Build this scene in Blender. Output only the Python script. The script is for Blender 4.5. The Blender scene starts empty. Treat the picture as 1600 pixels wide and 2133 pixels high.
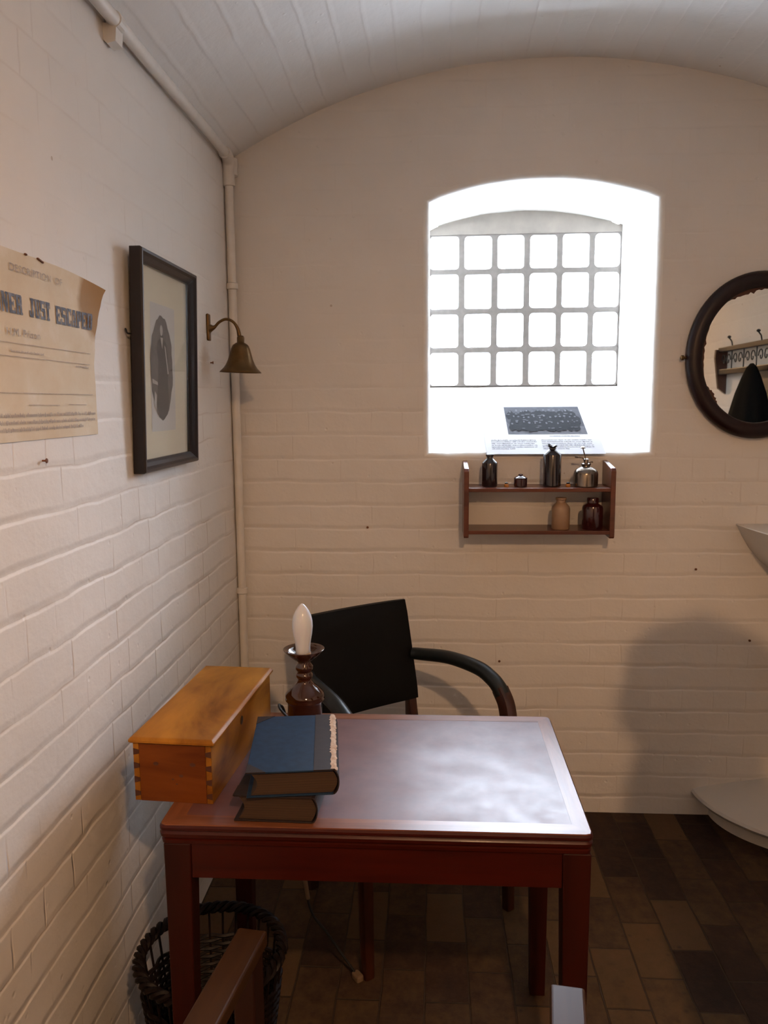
import bpy, bmesh, math, random
from mathutils import Vector, Matrix, noise
random.seed(7)
PI = math.pi
sc = bpy.context.scene
COL = sc.collection
def R(a): return math.radians(a)

# ---------------------------------------------------------------- camera
YB = 2.907          # back wall plane
XL, XR, YF = -0.73, 1.54, -1.6
cam_d = bpy.data.cameras.new('camera'); cam = bpy.data.objects.new('camera', cam_d); COL.objects.link(cam)
cam_d.sensor_fit = 'HORIZONTAL'; cam_d.sensor_width = 36; cam_d.lens = 1648.5*36/1600
cam_d.clip_start = 0.02
Mc = Matrix(((0.9981697844, -0.00057450982, 0.06047107926, 0), (0.05997906736, 0.13705216892, -0.98874628418, 0),
             (-0.00771964811, 0.99056366425, 0.13683579246, 1.57), (0, 0, 0, 1)))
cam.matrix_world = Mc
sc.camera = cam

# ---------------------------------------------------------------- light and exposure
vs = sc.view_settings
sc.display_settings.display_device = 'sRGB'
vs.view_transform = 'Standard'; vs.look = 'None'; vs.gamma = 1; vs.use_curve_mapping = False
vs.exposure = 0.0
SKY = (0.78, 0.88, 1.0); SKY_STRENGTH = 86.0
LAMP_COL = (1.0, 0.58, 0.30); LAMP_STRENGTH = 2350.0
LAMP_POS = (0.40, -0.45, 2.50)
w = bpy.data.worlds.new('sky'); sc.world = w; w.use_nodes = True
bg = w.node_tree.nodes['Background']; bg.inputs[1].default_value = SKY_STRENGTH
# hazy daylight: bright low sky, dimmer overhead, dull ground
wn = w.node_tree; wtc = wn.nodes.new('ShaderNodeTexCoord'); wse = wn.nodes.new('ShaderNodeSeparateXYZ'); wra = wn.nodes.new('ShaderNodeValToRGB')
wn.links.new(wtc.outputs['Generated'], wse.inputs[0]); wma = wn.nodes.new('ShaderNodeMath'); wma.operation = 'MULTIPLY_ADD'; wma.inputs[1].default_value = 0.5; wma.inputs[2].default_value = 0.5
wn.links.new(wse.outputs[2], wma.inputs[0]); wn.links.new(wma.outputs[0], wra.inputs[0]); wn.links.new(wra.outputs[0], bg.inputs[0])
el = wra.color_ramp.elements
for _ in range(6): el.new(0.5)
for e_, (p_, k_) in zip(el, ((0.0, 0.60), (0.29, 0.56), (0.39, 0.20), (0.54, 0.20), (0.62, 1.0), (0.75, 0.95), (0.85, 0.42), (1.0, 0.30))): e_.position = p_; e_.color = (SKY[0]*k_, SKY[1]*k_, SKY[2]*k_, 1)
pl = bpy.data.lights.new('window_portal', 'AREA'); pl.shape = 'RECTANGLE'; pl.size = 0.84; pl.size_y = 0.68
pl.cycles.is_portal = True
po = bpy.data.objects.new('window_portal', pl); COL.objects.link(po)
po.location = (0.385, 3.53, 1.95); po.rotation_euler = (R(-90), 0, 0)

# ---------------------------------------------------------------- materials
MATS = {}
def node_mat(name):
    m = bpy.data.materials.new(name); m.use_nodes = True; nt = m.node_tree
    b = nt.nodes['Principled BSDF']; MATS[name] = m
    return m, nt, b
def ramp(nt, fac, stops):
    r = nt.nodes.new('ShaderNodeValToRGB'); e = r.color_ramp.elements
    while len(e) < len(stops): e.new(0.5)
    for i, (p, c) in enumerate(stops): e[i].position = p; e[i].color = (*c, 1)
    nt.links.new(fac, r.inputs[0]); return r.outputs[0]
def noise_tex(nt, vec, scale, detail=4, rough=0.55, dist=0.0):
    n = nt.nodes.new('ShaderNodeTexNoise'); n.inputs['Scale'].default_value = scale; n.inputs['Detail'].default_value = detail
    n.inputs['Roughness'].default_value = rough; n.inputs['Distortion'].default_value = dist
    if vec is not None: nt.links.new(vec, n.inputs['Vector'])
    return n.outputs[0]
def coords(nt, kind='Object', scale=(1, 1, 1)):
    t = nt.nodes.new('ShaderNodeTexCoord'); mp = nt.nodes.new('ShaderNodeMapping')
    mp.inputs['Scale'].default_value = scale
    nt.links.new(t.outputs[kind], mp.inputs[0]); return mp.outputs[0]
def math_n(nt, op, a, b=None, clamp=False):
    n = nt.nodes.new('ShaderNodeMath'); n.operation = op; n.use_clamp = clamp
    for i, v in enumerate((a, b)):
        if v is None: continue
        if isinstance(v, (int, float)): n.inputs[i].default_value = v
        else: nt.links.new(v, n.inputs[i])
    return n.outputs[0]
def bump(nt, b, h, strength=0.3, dist=0.002):
    n = nt.nodes.new('ShaderNodeBump'); n.inputs['Strength'].default_value = strength; n.inputs['Distance'].default_value = dist
    nt.links.new(h, n.inputs['Height']); nt.links.new(n.outputs[0], b.inputs['Normal'])
def simple(name, c1, c2=None, rough=0.5, metal=0.0, scale=30, sc3=(1, 1, 1), bmp=0.0, bdist=0.001, coat=0.0, spec=0.5, rvar=0.0, trans=0.0, sss=0.0):
    m, nt, b = node_mat(name)
    v = coords(nt, 'Object', sc3); f = noise_tex(nt, v, scale, 5)
    c2 = c2 or tuple(x*0.8 for x in c1)
    nt.links.new(ramp(nt, f, [(0.3, c1), (0.7, c2)]), b.inputs['Base Color'])
    b.inputs['Roughness'].default_value = rough; b.inputs['Metallic'].default_value = metal
    b.inputs['Coat Weight'].default_value = coat; b.inputs['Coat Roughness'].default_value = 0.12
    b.inputs['Specular IOR Level'].default_value = spec
    if trans: b.inputs['Transmission Weight'].default_value = trans
    if sss: b.inputs['Subsurface Weight'].default_value = sss; b.inputs['Subsurface Scale'].default_value = 0.01
    if rvar:
        f2 = noise_tex(nt, v, scale*0.3, 6, 0.65)
        nt.links.new(math_n(nt, 'ADD', math_n(nt, 'MULTIPLY', math_n(nt, 'SUBTRACT', f2, 0.5), rvar), rough, True), b.inputs['Roughness'])
    if bmp: bump(nt, b, f, bmp, bdist)
    return m
def wood(name, ca, cb, grain=(3, 40, 40), rough=0.4, bmp=0.15, coat=0.0, knots=False, spec=0.5, scale=1.0, spots=None):
    m, nt, b = node_mat(name)
    v = coords(nt, 'Object', grain)
    f = noise_tex(nt, v, scale, 8, 0.6, 0.6)
    f2 = noise_tex(nt, coords(nt, 'Object', tuple(g*0.25 for g in grain)), scale*2.0, 4, 0.5, 1.5)
    mix = math_n(nt, 'ADD', math_n(nt, 'MULTIPLY', f, 0.6), math_n(nt, 'MULTIPLY', f2, 0.4))
    mid = tuple((x+y)/2 for x, y in zip(ca, cb))
    nt.links.new(ramp(nt, mix, [(0.36, ca), (0.5, mid), (0.62, cb)]), b.inputs['Base Color'])
    b.inputs['Roughness'].default_value = rough; b.inputs['Coat Weight'].default_value = coat; b.inputs['Coat Roughness'].default_value = 0.15
    b.inputs['Specular IOR Level'].default_value = spec
    bump(nt, b, f, bmp, 0.001)
    return m

def painted_brick(name, col, amp=1.0, vert=1.0):
    m, nt, b = node_mat(name)
    v = coords(nt, 'UV')
    # wobble the joints so that they read as hand-laid, thickly painted brick
    nz = nt.nodes.new('ShaderNodeTexNoise'); nz.inputs['Scale'].default_value = 5.0; nz.inputs['Detail'].default_value = 4; nt.links.new(v, nz.inputs['Vector'])
    sub = nt.nodes.new('ShaderNodeVectorMath'); sub.operation = 'SUBTRACT'; nt.links.new(nz.outputs['Color'], sub.inputs[0]); sub.inputs[1].default_value = (0.5, 0.5, 0.5)
    scl = nt.nodes.new('ShaderNodeVectorMath'); scl.operation = 'SCALE'; nt.links.new(sub.outputs[0], scl.inputs[0]); scl.inputs['Scale'].default_value = 0.024
    add = nt.nodes.new('ShaderNodeVectorMath'); nt.links.new(v, add.inputs[0]); nt.links.new(scl.outputs[0], add.inputs[1])
    br = nt.nodes.new('ShaderNodeTexBrick'); nt.links.new(add.outputs[0], br.inputs['Vector'])
    br.inputs['Scale'].default_value = 1.0; br.inputs['Brick Width'].default_value = 0.232; br.inputs['Row Height'].default_value = 0.0866
    br.inputs['Mortar Size'].default_value = 0.0045; br.inputs['Mortar Smooth'].default_value = 1.0
    br.squash = 0.5; br.squash_frequency = 2; br.offset = 0.5
    sep = nt.nodes.new('ShaderNodeSeparateXYZ'); nt.links.new(v, sep.inputs[0])
    sd = nt.nodes.new('ShaderNodeSeparateXYZ'); nt.links.new(add.outputs[0], sd.inputs[0])
    # bed joints: a soft groove every course
    fr_ = math_n(nt, 'FRACT', math_n(nt, 'DIVIDE', math_n(nt, 'ADD', sd.outputs[1], 10*0.0866), 0.0866))
    up_ = nt.nodes.new('ShaderNodeMapRange'); up_.interpolation_type = 'SMOOTHSTEP'; nt.links.new(fr_, up_.inputs[0])
    up_.inputs[1].default_value = 0.0; up_.inputs[2].default_value = 0.17; up_.inputs[3].default_value = 0.85; up_.inputs[4].default_value = 0
    bed = nt.nodes.new('ShaderNodeMapRange'); bed.interpolation_type = 'SMOOTHSTEP'; nt.links.new(fr_, bed.inputs[0])
    bed.inputs[1].default_value = 0.90; bed.inputs[2].default_value = 1.0; bed.inputs[3].default_value = 0; bed.inputs[4].default_value = 1
    bedf = math_n(nt, 'MAXIMUM', up_.outputs[0], bed.outputs[0])
    perp = br.outputs['Fac']
    mr = nt.nodes.new('ShaderNodeMapRange'); nt.links.new(sep.outputs[1], mr.inputs[0])
    mr.inputs[1].default_value = 1.15; mr.inputs[2].default_value = 1.75; mr.inputs[3].default_value = 1.0; mr.inputs[4].default_value = 0.30
    mr2 = nt.nodes.new('ShaderNodeMapRange'); nt.links.new(noise_tex(nt, v, 2.6, 3), mr2.inputs[0])
    mr2.inputs[1].default_value = 0.35; mr2.inputs[2].default_value = 0.62; mr2.inputs[3].default_value = 0.35; mr2.inputs[4].default_value = 1.15
    mr3 = nt.nodes.new('ShaderNodeMapRange'); nt.links.new(noise_tex(nt, v, 4.5, 2), mr3.inputs[0])
    mr3.inputs[1].default_value = 0.45; mr3.inputs[2].default_value = 0.62; mr3.inputs[3].default_value = 0.0; mr3.inputs[4].default_value = vert
    joints = math_n(nt, 'MAXIMUM', bedf, math_n(nt, 'MULTIPLY', perp, mr3.outputs[0]))
    h = math_n(nt, 'MULTIPLY', math_n(nt, 'MULTIPLY', joints, math_n(nt, 'MULTIPLY', mr.outputs[0], mr2.outputs[0])), -0.0036*amp)
    n1 = math_n(nt, 'MULTIPLY', noise_tex(nt, v, 14, 5, 0.5), 0.0030)
    n2 = math_n(nt, 'MULTIPLY', noise_tex(nt, v, 110, 3, 0.5), 0.00035)
    vor = nt.nodes.new('ShaderNodeTexVoronoi'); vor.inputs['Scale'].default_value = 16; nt.links.new(v, vor.inputs['Vector'])
    pit = math_n(nt, 'MULTIPLY', math_n(nt, 'SUBTRACT', 0.10, vor.outputs['Distance'], True), -0.016)
    hh = math_n(nt, 'ADD', math_n(nt, 'ADD', h, n1), math_n(nt, 'ADD', n2, pit))
    bump(nt, b, hh, 1.0, 1.0)
    big = noise_tex(nt, v, 1.6, 4)
    c2 = tuple(x*0.90 for x in col)
    base = ramp(nt, big, [(0.3, col), (0.75, c2)])
    # grime specks of rust in a few chips
    v2 = nt.nodes.new('ShaderNodeTexVoronoi'); v2.inputs['Scale'].default_value = 5; v2.inputs['Randomness'].default_value = 1; nt.links.new(v, v2.inputs['Vector'])
    sp = math_n(nt, 'MULTIPLY', math_n(nt, 'LESS_THAN', v2.outputs['Distance'], 0.022), 0.5)
    stain = math_n(nt, 'MULTIPLY', math_n(nt, 'MULTIPLY', perp, mr3.outputs[0]), math_n(nt, 'MULTIPLY', mr.outputs[0], 0.40))
    sp = math_n(nt, 'MAXIMUM', sp, stain)
    mx = nt.nodes.new('ShaderNodeMix'); mx.data_type = 'RGBA'; nt.links.new(sp, mx.inputs[0]); nt.links.new(base, mx.inputs[6]); mx.inputs[7].default_value = (0.36, 0.25, 0.17, 1)
    nt.links.new(mx.outputs[2], b.inputs['Base Color'])
    b.inputs['Roughness'].default_value = 0.62; b.inputs['Specular IOR Level'].default_value = 0.3
    return m

WALL = (0.76, 0.73, 0.69)
painted_brick('painted_brick', WALL, 0.80, 0.35)
painted_brick('painted_brick_side', WALL, 0.78, 1.0)
painted_brick('painted_vault', (0.78, 0.775, 0.76), 0.4, 0.1)
simple('white_plaster', (0.78, 0.76, 0.72), (0.70, 0.68, 0.64), 0.6, scale=9, bmp=0.3, bdist=0.004)
simple('pipe_paint', (0.74, 0.71, 0.66), (0.66, 0.63, 0.58), 0.5, scale=20, bmp=0.15, bdist=0.002)
simple('iron_paint', (0.24, 0.22, 0.205), (0.19, 0.175, 0.16), 0.6, scale=40, bmp=0.4, bdist=0.002)
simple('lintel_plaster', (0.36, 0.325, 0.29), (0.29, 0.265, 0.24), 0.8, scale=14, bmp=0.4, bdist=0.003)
simple('china', (0.66, 0.64, 0.60), (0.62, 0.60, 0.56), 0.35, scale=4)
simple('enamel', (0.30, 0.30, 0.28), None, 0.4)
simple('grime', (0.30, 0.25, 0.20), (0.22, 0.17, 0.12), 0.8, scale=20, bmp=0.3)

def floor_mat():
    m, nt, b = node_mat('brick_paving')
    v = coords(nt, 'UV')
    nz = nt.nodes.new('ShaderNodeTexNoise'); nz.inputs['Scale'].default_value = 7; nt.links.new(v, nz.inputs['Vector'])
    sub = nt.nodes.new('ShaderNodeVectorMath'); sub.operation = 'SUBTRACT'; nt.links.new(nz.outputs['Color'], sub.inputs[0]); sub.inputs[1].default_value = (0.5,)*3
    scl = nt.nodes.new('ShaderNodeVectorMath'); scl.operation = 'SCALE'; nt.links.new(sub.outputs[0], scl.inputs[0]); scl.inputs['Scale'].default_value = 0.010
    add = nt.nodes.new('ShaderNodeVectorMath'); nt.links.new(v, add.inputs[0]); nt.links.new(scl.outputs[0], add.inputs[1])
    br = nt.nodes.new('ShaderNodeTexBrick'); nt.links.new(add.outputs[0], br.inputs['Vector'])
    br.inputs['Scale'].default_value = 1; br.inputs['Brick Width'].default_value = 0.235; br.inputs['Row Height'].default_value = 0.118
    br.inputs['Mortar Size'].default_value = 0.0035; br.inputs['Mortar Smooth'].default_value = 0.6; br.inputs['Bias'].default_value = 0.0
    br.inputs['Color1'].default_value = (0, 0, 0, 1); br.inputs['Color2'].default_value = (1, 1, 1, 1); br.inputs['Mortar'].default_value = (0.4, 0.4, 0.4, 1)
    big = noise_tex(nt, v, 2.0, 3)
    fine = noise_tex(nt, v, 22, 7, 0.7)
    val = math_n(nt, 'ADD', math_n(nt, 'MULTIPLY', br.outputs['Color'], 0.30), math_n(nt, 'MULTIPLY', math_n(nt, 'ADD', big, fine), 0.37))
    col = ramp(nt, val, [(0.30, (0.120, 0.062, 0.028)), (0.46, (0.088, 0.050, 0.020)), (0.60, (0.042, 0.020, 0.010)), (0.72, (0.016, 0.007, 0.004))])
    mx = nt.nodes.new('ShaderNodeMix'); mx.data_type = 'RGBA'; nt.links.new(br.outputs['Fac'], mx.inputs[0]); nt.links.new(col, mx.inputs[6]); mx.inputs[7].default_value = (0.045, 0.027, 0.015, 1)
    # worn dark pock marks
    vor = nt.nodes.new('ShaderNodeTexVoronoi'); vor.inputs['Scale'].default_value = 17; nt.links.new(v, vor.inputs['Vector'])
    pk = math_n(nt, 'MULTIPLY', math_n(nt, 'SUBTRACT', 0.28, math_n(nt, 'ADD', vor.outputs['Distance'], math_n(nt, 'MULTIPLY', fine, 0.25)), True), 6, True)
    m2 = nt.nodes.new('ShaderNodeMix'); m2.data_type = 'RGBA'; nt.links.new(math_n(nt, 'MULTIPLY', pk, 0.8), m2.inputs[0]); nt.links.new(mx.outputs[2], m2.inputs[6]); m2.inputs[7].default_value = (0.03, 0.018, 0.01, 1)
    nt.links.new(m2.outputs[2], b.inputs['Base Color'])
    b.inputs['Roughness'].default_value = 0.75; b.inputs['Specular IOR Level'].default_value = 0.3
    bump(nt, b, math_n(nt, 'ADD', math_n(nt, 'MULTIPLY', br.outputs['Fac'], -0.004), math_n(nt, 'MULTIPLY', fine, 0.003)), 0.9, 1.0)
floor_mat()
wood('table_wood', (0.050, 0.004, 0.0006), (0.027, 0.002, 0.0004), (2.5, 30, 30), 0.38, 0.1, coat=0.05, spec=0.3)
wood('table_leg_wood', (0.034, 0.0035, 0.0006), (0.020, 0.002, 0.0004), (30, 30, 2.5), 0.42, 0.1, coat=0.0, spec=0.3)
wood('table_border', (0.24, 0.085, 0.035), (0.11, 0.034, 0.013), (3, 34, 34), 0.38, 0.6, coat=0.0, spec=0.5)
wood('table_border_side', (0.24, 0.085, 0.035), (0.11, 0.034, 0.013), (34, 3, 34), 0.38, 0.6, coat=0.0, spec=0.5)
simple('desk_leather', (0.150, 0.062, 0.056), (0.115, 0.048, 0.046), 0.455, scale=22, bmp=0.12, bdist=0.001, rvar=0.45, spec=0.62)
wood('pine', (0.42, 0.175, 0.018), (0.10, 0.026, 0.003), (8, 3.0, 8), 0.45, 0.1, coat=0.0, spec=0.15)
wood('pine_end', (0.22, 0.062, 0.009), (0.10, 0.022, 0.003), (2.2, 14, 14), 0.5, 0.1, spec=0.15)
simple('pine_dark', (0.075, 0.020, 0.005), None, 0.6)
wood('shelf_wood', (0.15, 0.040, 0.018), (0.08, 0.020, 0.010), (3, 30, 30), 0.35, 0.12, coat=0.2)
wood('chair_wood', (0.060, 0.013, 0.004), (0.026, 0.006, 0.002), (30, 30, 3), 0.3, 0.08, coat=0.3)
wood('arm_wood', (0.050, 0.020, 0.005), (0.030, 0.011, 0.003), (30, 3, 30), 0.42, 0.1, coat=0.0, spec=0.15)
wood('arm_post_wood', (0.028, 0.006, 0.0015), (0.017, 0.0035, 0.001), (30, 30, 3), 0.4, 0.1)
simple('black_leather', (0.004, 0.004, 0.004), (0.003, 0.003, 0.003), 0.55, scale=90, bmp=0.12, bdist=0.0006, spec=0.15)
simple('arm_leather', (0.006, 0.009, 0.009), (0.004, 0.006, 0.006), 0.40, scale=90, bmp=0.12, bdist=0.0006)
wood('frame_wood', (0.010, 0.004, 0.004), (0.005, 0.002, 0.002), (10, 10, 10), 0.35, 0.05, coat=0.1, spec=0.4)
wood('mirror_frame_wood', (0.016, 0.003, 0.003), (0.006, 0.0015, 0.0015), (10, 10, 10), 0.4, 0.05, coat=0.0, spec=0.35)
simple('mount_card', (0.62, 0.57, 0.45), (0.58, 0.53, 0.42), 0.8, scale=6)
simple('print_paper', (0.52, 0.51, 0.50), (0.47, 0.46, 0.45), 0.8, scale=6)
simple('print_dark', (0.075, 0.068, 0.066), (0.12, 0.11, 0.105), 0.8, scale=60)
simple('print_darker', (0.030, 0.027, 0.027), (0.05, 0.046, 0.045), 0.8, scale=60)
simple('print_light', (0.42, 0.40, 0.38), (0.34, 0.32, 0.31), 0.8, scale=60)
simple('sheet_photo_mid', (0.070, 0.070, 0.080), (0.045, 0.045, 0.052), 0.8, scale=40, spec=0.05)
simple('sheet_photo_dark', (0.007, 0.007, 0.009), (0.013, 0.013, 0.015), 0.8, scale=60, spec=0.05)
simple('sheet_photo_pale', (0.13, 0.13, 0.145), (0.08, 0.08, 0.09), 0.8, scale=40, spec=0.05)
simple('print_mid', (0.24, 0.23, 0.23), (0.18, 0.17, 0.17), 0.8, scale=50)
simple('brass', (0.15, 0.085, 0.030), (0.095, 0.052, 0.018), 0.36, metal=0.8, scale=25)
simple('lamp_glaze', (0.045, 0.012, 0.003), (0.022, 0.006, 0.002), 0.07, scale=12, coat=0.6)
simple('opal_glass', (0.66, 0.70, 0.76), (0.64, 0.68, 0.74), 0.12, scale=4, sss=0.15)
simple('lamp_socket', (0.55, 0.42, 0.30), None, 0.4)
simple('black_rubber', (0.008, 0.008, 0.008), None, 0.5)
simple('cream_plastic', (0.22, 0.14, 0.08), None, 0.5)
simple('cover_blue', (0.010, 0.030, 0.066), (0.007, 0.021, 0.048), 0.5, scale=60, bmp=0.25, bdist=0.0008, spec=0.15)
simple('book_leather', (0.018, 0.013, 0.014), (0.026, 0.016, 0.013), 0.5, scale=40, bmp=0.25, spec=0.2)
simple('torn_binding', (0.55, 0.40, 0.28), (0.36, 0.22, 0.13), 0.85, scale=80, bmp=0.4)
simple('sheet_white', (0.56, 0.57, 0.61), (0.54, 0.55, 0.59), 0.8, scale=4, spec=0.05)
simple('ink_grey', (0.035, 0.035, 0.035), (0.05, 0.05, 0.05), 0.8, scale=70, spec=0.05)
simple('dark_glass', (0.010, 0.006, 0.009), (0.014, 0.008, 0.010), 0.16, scale=10, coat=0.6)
simple('brown_glass', (0.045, 0.008, 0.008), (0.028, 0.005, 0.006), 0.15, scale=10, coat=0.6)
simple('amber_glass', (0.60, 0.25, 0.05), None, 0.1, coat=0.5)
simple('stoneware', (0.36, 0.23, 0.14), (0.28, 0.17, 0.10), 0.4, scale=18, coat=0.2)
simple('tarnished_silver', (0.30, 0.26, 0.22), (0.16, 0.13, 0.11), 0.22, metal=0.9, scale=30)
simple('wicker', (0.004, 0.002, 0.0015), (0.010, 0.004, 0.003), 0.5, scale=50, spec=0.2)
simple('rust', (0.16, 0.06, 0.025), None, 0.8)
simple('wrought_iron', (0.012, 0.012, 0.012), None, 0.5)
simple('dark_wool', (0.003, 0.003, 0.003), (0.005, 0.005, 0.005), 0.9, scale=80, bmp=0.2, spec=0.05)
simple('door_paint', (0.13, 0.13, 0.12), None, 0.5)
def page_mat():
    m, nt, b = node_mat('book_pages')
    v = coords(nt, 'Object', (2, 2, 700)); f = noise_tex(nt, v, 1.0, 3, 0.7)
    nt.links.new(ramp(nt, f, [(0.35, (0.058, 0.027, 0.009)), (0.65, (0.022, 0.009, 0.003))]), b.inputs['Base Color'])
    b.inputs['Roughness'].default_value = 0.8; bump(nt, b, f, 0.5, 0.001)
page_mat()
def mirror_mat():
    m, nt, b = node_mat('mirror_silver')
    b.inputs['Metallic'].default_value = 1; b.inputs['Base Color'].default_value = (0.80, 0.80, 0.74, 1); b.inputs['Roughness'].default_value = 0.02
mirror_mat()
def glass_mat(name, gloss=0.06, tint=(0.97, 0.98, 1.0)):
    m = bpy.data.materials.new(name); m.use_nodes = True; nt = m.node_tree; MATS[name] = m
    nt.nodes.remove(nt.nodes['Principled BSDF']); out = nt.nodes['Material Output']
    t = nt.nodes.new('ShaderNodeBsdfTransparent'); t.inputs[0].default_value = (*tint, 1)
    g = nt.nodes.new('ShaderNodeBsdfGlossy'); g.inputs['Roughness'].default_value = 0.05
    fr = nt.nodes.new('ShaderNodeLayerWeight'); fr.inputs[0].default_value = 0.5
    fa = math_n(nt, 'ADD', math_n(nt, 'MULTIPLY', math_n(nt, 'POWER', fr.outputs['Facing'], 5.0), 0.6), gloss*0.6)
    mx = nt.nodes.new('ShaderNodeMixShader'); nt.links.new(fa, mx.inputs[0]); nt.links.new(t.outputs[0], mx.inputs[1]); nt.links.new(g.outputs[0], mx.inputs[2])
    nt.links.new(mx.outputs[0], out.inputs[0])
glass_mat('window_glass'); glass_mat('picture_glass', 0.015, (0.97, 0.97, 0.96))
def poster_mat():
    m, nt, b = node_mat('aged_poster')
    v = coords(nt, 'UV')     # u,v in metres on the sheet
    f = noise_tex(nt, v, 9, 6, 0.6); 
    base = ramp(nt, f, [(0.30, (0.60, 0.47, 0.30)), (0.55, (0.64, 0.54, 0.38)), (0.75, (0.70, 0.63, 0.53))])
    sub = nt.nodes.new('ShaderNodeVectorMath'); sub.operation = 'DISTANCE'; nt.links.new(v, sub.inputs[0]); sub.inputs[1].default_value = (1.725, 1.80, 0)
    d = math_n(nt, 'ADD', sub.outputs['Value'], math_n(nt, 'MULTIPLY', math_n(nt, 'SUBTRACT', noise_tex(nt, v, 12, 3), 0.5), 0.05))
    mr = nt.nodes.new('ShaderNodeMapRange'); nt.links.new(d, mr.inputs[0]); mr.inputs[1].default_value = 0.105; mr.inputs[2].default_value = 0.085
    mx = nt.nodes.new('ShaderNodeMix'); mx.data_type = 'RGBA'; nt.links.new(mr.outputs[0], mx.inputs[0]); nt.links.new(base, mx.inputs[6]); mx.inputs[7].default_value = (0.34, 0.19, 0.055, 1)
    nt.links.new(mx.outputs[2], b.inputs['Base Color'])
    b.inputs['Roughness'].default_value = 0.7; bump(nt, b, f, 0.4, 0.004)
    # ink: worn patchy
    for nm, c1, c2 in (('poster_ink', (0.055, 0.060, 0.085), (0.20, 0.20, 0.23)), ('poster_ink_faded', (0.34, 0.28, 0.24), (0.46, 0.39, 0.31))):
        m, nt, b = node_mat(nm); f = noise_tex(nt, coords(nt, 'Object'), 55, 5, 0.7)
        nt.links.new(ramp(nt, f, [(0.42, c1), (0.62, c2)]), b.inputs['Base Color']); b.inputs['Roughness'].default_value = 0.7
poster_mat()
def emit_mat():
    m, nt, b = node_mat('glowing_bulb')
    b.inputs['Base Color'].default_value = (0.9, 0.9, 0.9, 1)
    b.inputs['Emission Color'].default_value = (*LAMP_COL, 1); b.inputs['Emission Strength'].default_value = LAMP_STRENGTH
emit_mat()

# ---------------------------------------------------------------- mesh helpers
WM = {}
def obj(name, bm, mat, parent=None, smooth=False, sub=0, uv=None, auto=None):
    me = bpy.data.meshes.new(name)
    if auto is None: auto = smooth
    o = bpy.data.objects.new(name, me); COL.objects.link(o)
    if parent is not None:
        bm.transform(WM[parent.name].inverted()); o.parent = parent; WM[o.name] = WM[parent.name].copy()
    else:
        xs = [v.co for v in bm.verts]
        c = Vector(((min(v.x for v in xs)+max(v.x for v in xs))/2, (min(v.y for v in xs)+max(v.y for v in xs))/2, min(v.z for v in xs)))
        if uv is None: bm.transform(Matrix.Translation(-c)); o.location = c; WM[o.name] = Matrix.Translation(c)
        else: WM[o.name] = Matrix.Identity(4)
    bmesh.ops.recalc_face_normals(bm, faces=bm.faces[:]) if uv is None else None
    for f in bm.faces: f.smooth = smooth
    bm.to_mesh(me); bm.free()
    mats = mat if isinstance(mat, (list, tuple)) else [mat]
    for m in mats: me.materials.append(MATS[m])
    if auto:
        try: me.set_sharp_from_angle(angle=R(38))
        except Exception: pass
    if sub:
        s = o.modifiers.new('sub', 'SUBSURF'); s.levels = s.render_levels = sub
    return o
def tag(o, label=None, cat=None, group=None, kind=None):
    if label: o['label'] = label
    if cat: o['category'] = cat
    if group: o['group'] = group
    if kind: o['kind'] = kind
    return o
def thing(name, label, cat, loc, rz=0, group=None, kind=None):
    o = bpy.data.objects.new(name, None); COL.objects.link(o); o.location = loc; o.rotation_euler = (0, 0, rz); o.empty_display_size = 0.05
    WM[o.name] = Matrix.Translation(loc) @ Matrix.Rotation(rz, 4, 'Z')
    return tag(o, label, cat, group, kind)
def NB(): return bmesh.new()
def box(bm, x0, x1, y0, y1, z0, z1, bev=0.0, seg=2, M=None):
    r = bmesh.ops.create_cube(bm, size=1)
    vs_ = r['verts']
    for v in vs_: v.co = Vector((x0+(v.co.x+.5)*(x1-x0), y0+(v.co.y+.5)*(y1-y0), z0+(v.co.z+.5)*(z1-z0)))
    if bev:
        es = list({e for v in vs_ for e in v.link_edges})
        rr = bmesh.ops.bevel(bm, geom=es, offset=bev, segments=seg, affect='EDGES', profile=0.5)
        vs_ = list({v for f in rr['faces'] for v in f.verts} | {v for v in vs_ if v.is_valid})
    if M is not None:
        for v in vs_: v.co = M @ v.co
    return vs_
def obox(bm, center, size, rot=None, bev=0.0):
    M = Matrix.Translation(center) @ (rot if rot is not None else Matrix.Identity(4))
    sx, sy, sz = (s/2 for s in size)
    return box(bm, -sx, sx, -sy, sy, -sz, sz, bev, 2, M)
def lathe(bm, c, prof, n=32, cap0=True, cap1=True, M=None, sx=1, sy=1):
    rings = []
    for r, z in prof:
        ring = []
        for i in range(n):
            a = 2*PI*i/n; p = Vector((r*sx*math.cos(a), r*sy*math.sin(a), z))
            if M is not None: p = M @ p
            ring.append(bm.verts.new(Vector(c)+p))
        rings.append(ring)
    for a, b in zip(rings, rings[1:]):
        for i in range(n): bm.faces.new((a[i], a[(i+1) % n], b[(i+1) % n], b[i]))
    if cap0: bm.faces.new(rings[0][::-1])
    if cap1: bm.faces.new(rings[-1])
def catmull(pts, k=8):
    P = [Vector(p) for p in pts]; P = [2*P[0]-P[1]] + P + [2*P[-1]-P[-2]]; out = []
    for i in range(1, len(P)-2):
        for j in range(k):
            t = j/k; a, b, c, d = P[i-1:i+3]
            out.append(0.5*((2*b)+(c-a)*t+(2*a-5*b+4*c-d)*t*t+(-a+3*b-3*c+d)*t**3))
    out.append(P[-2]); return out
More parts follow.
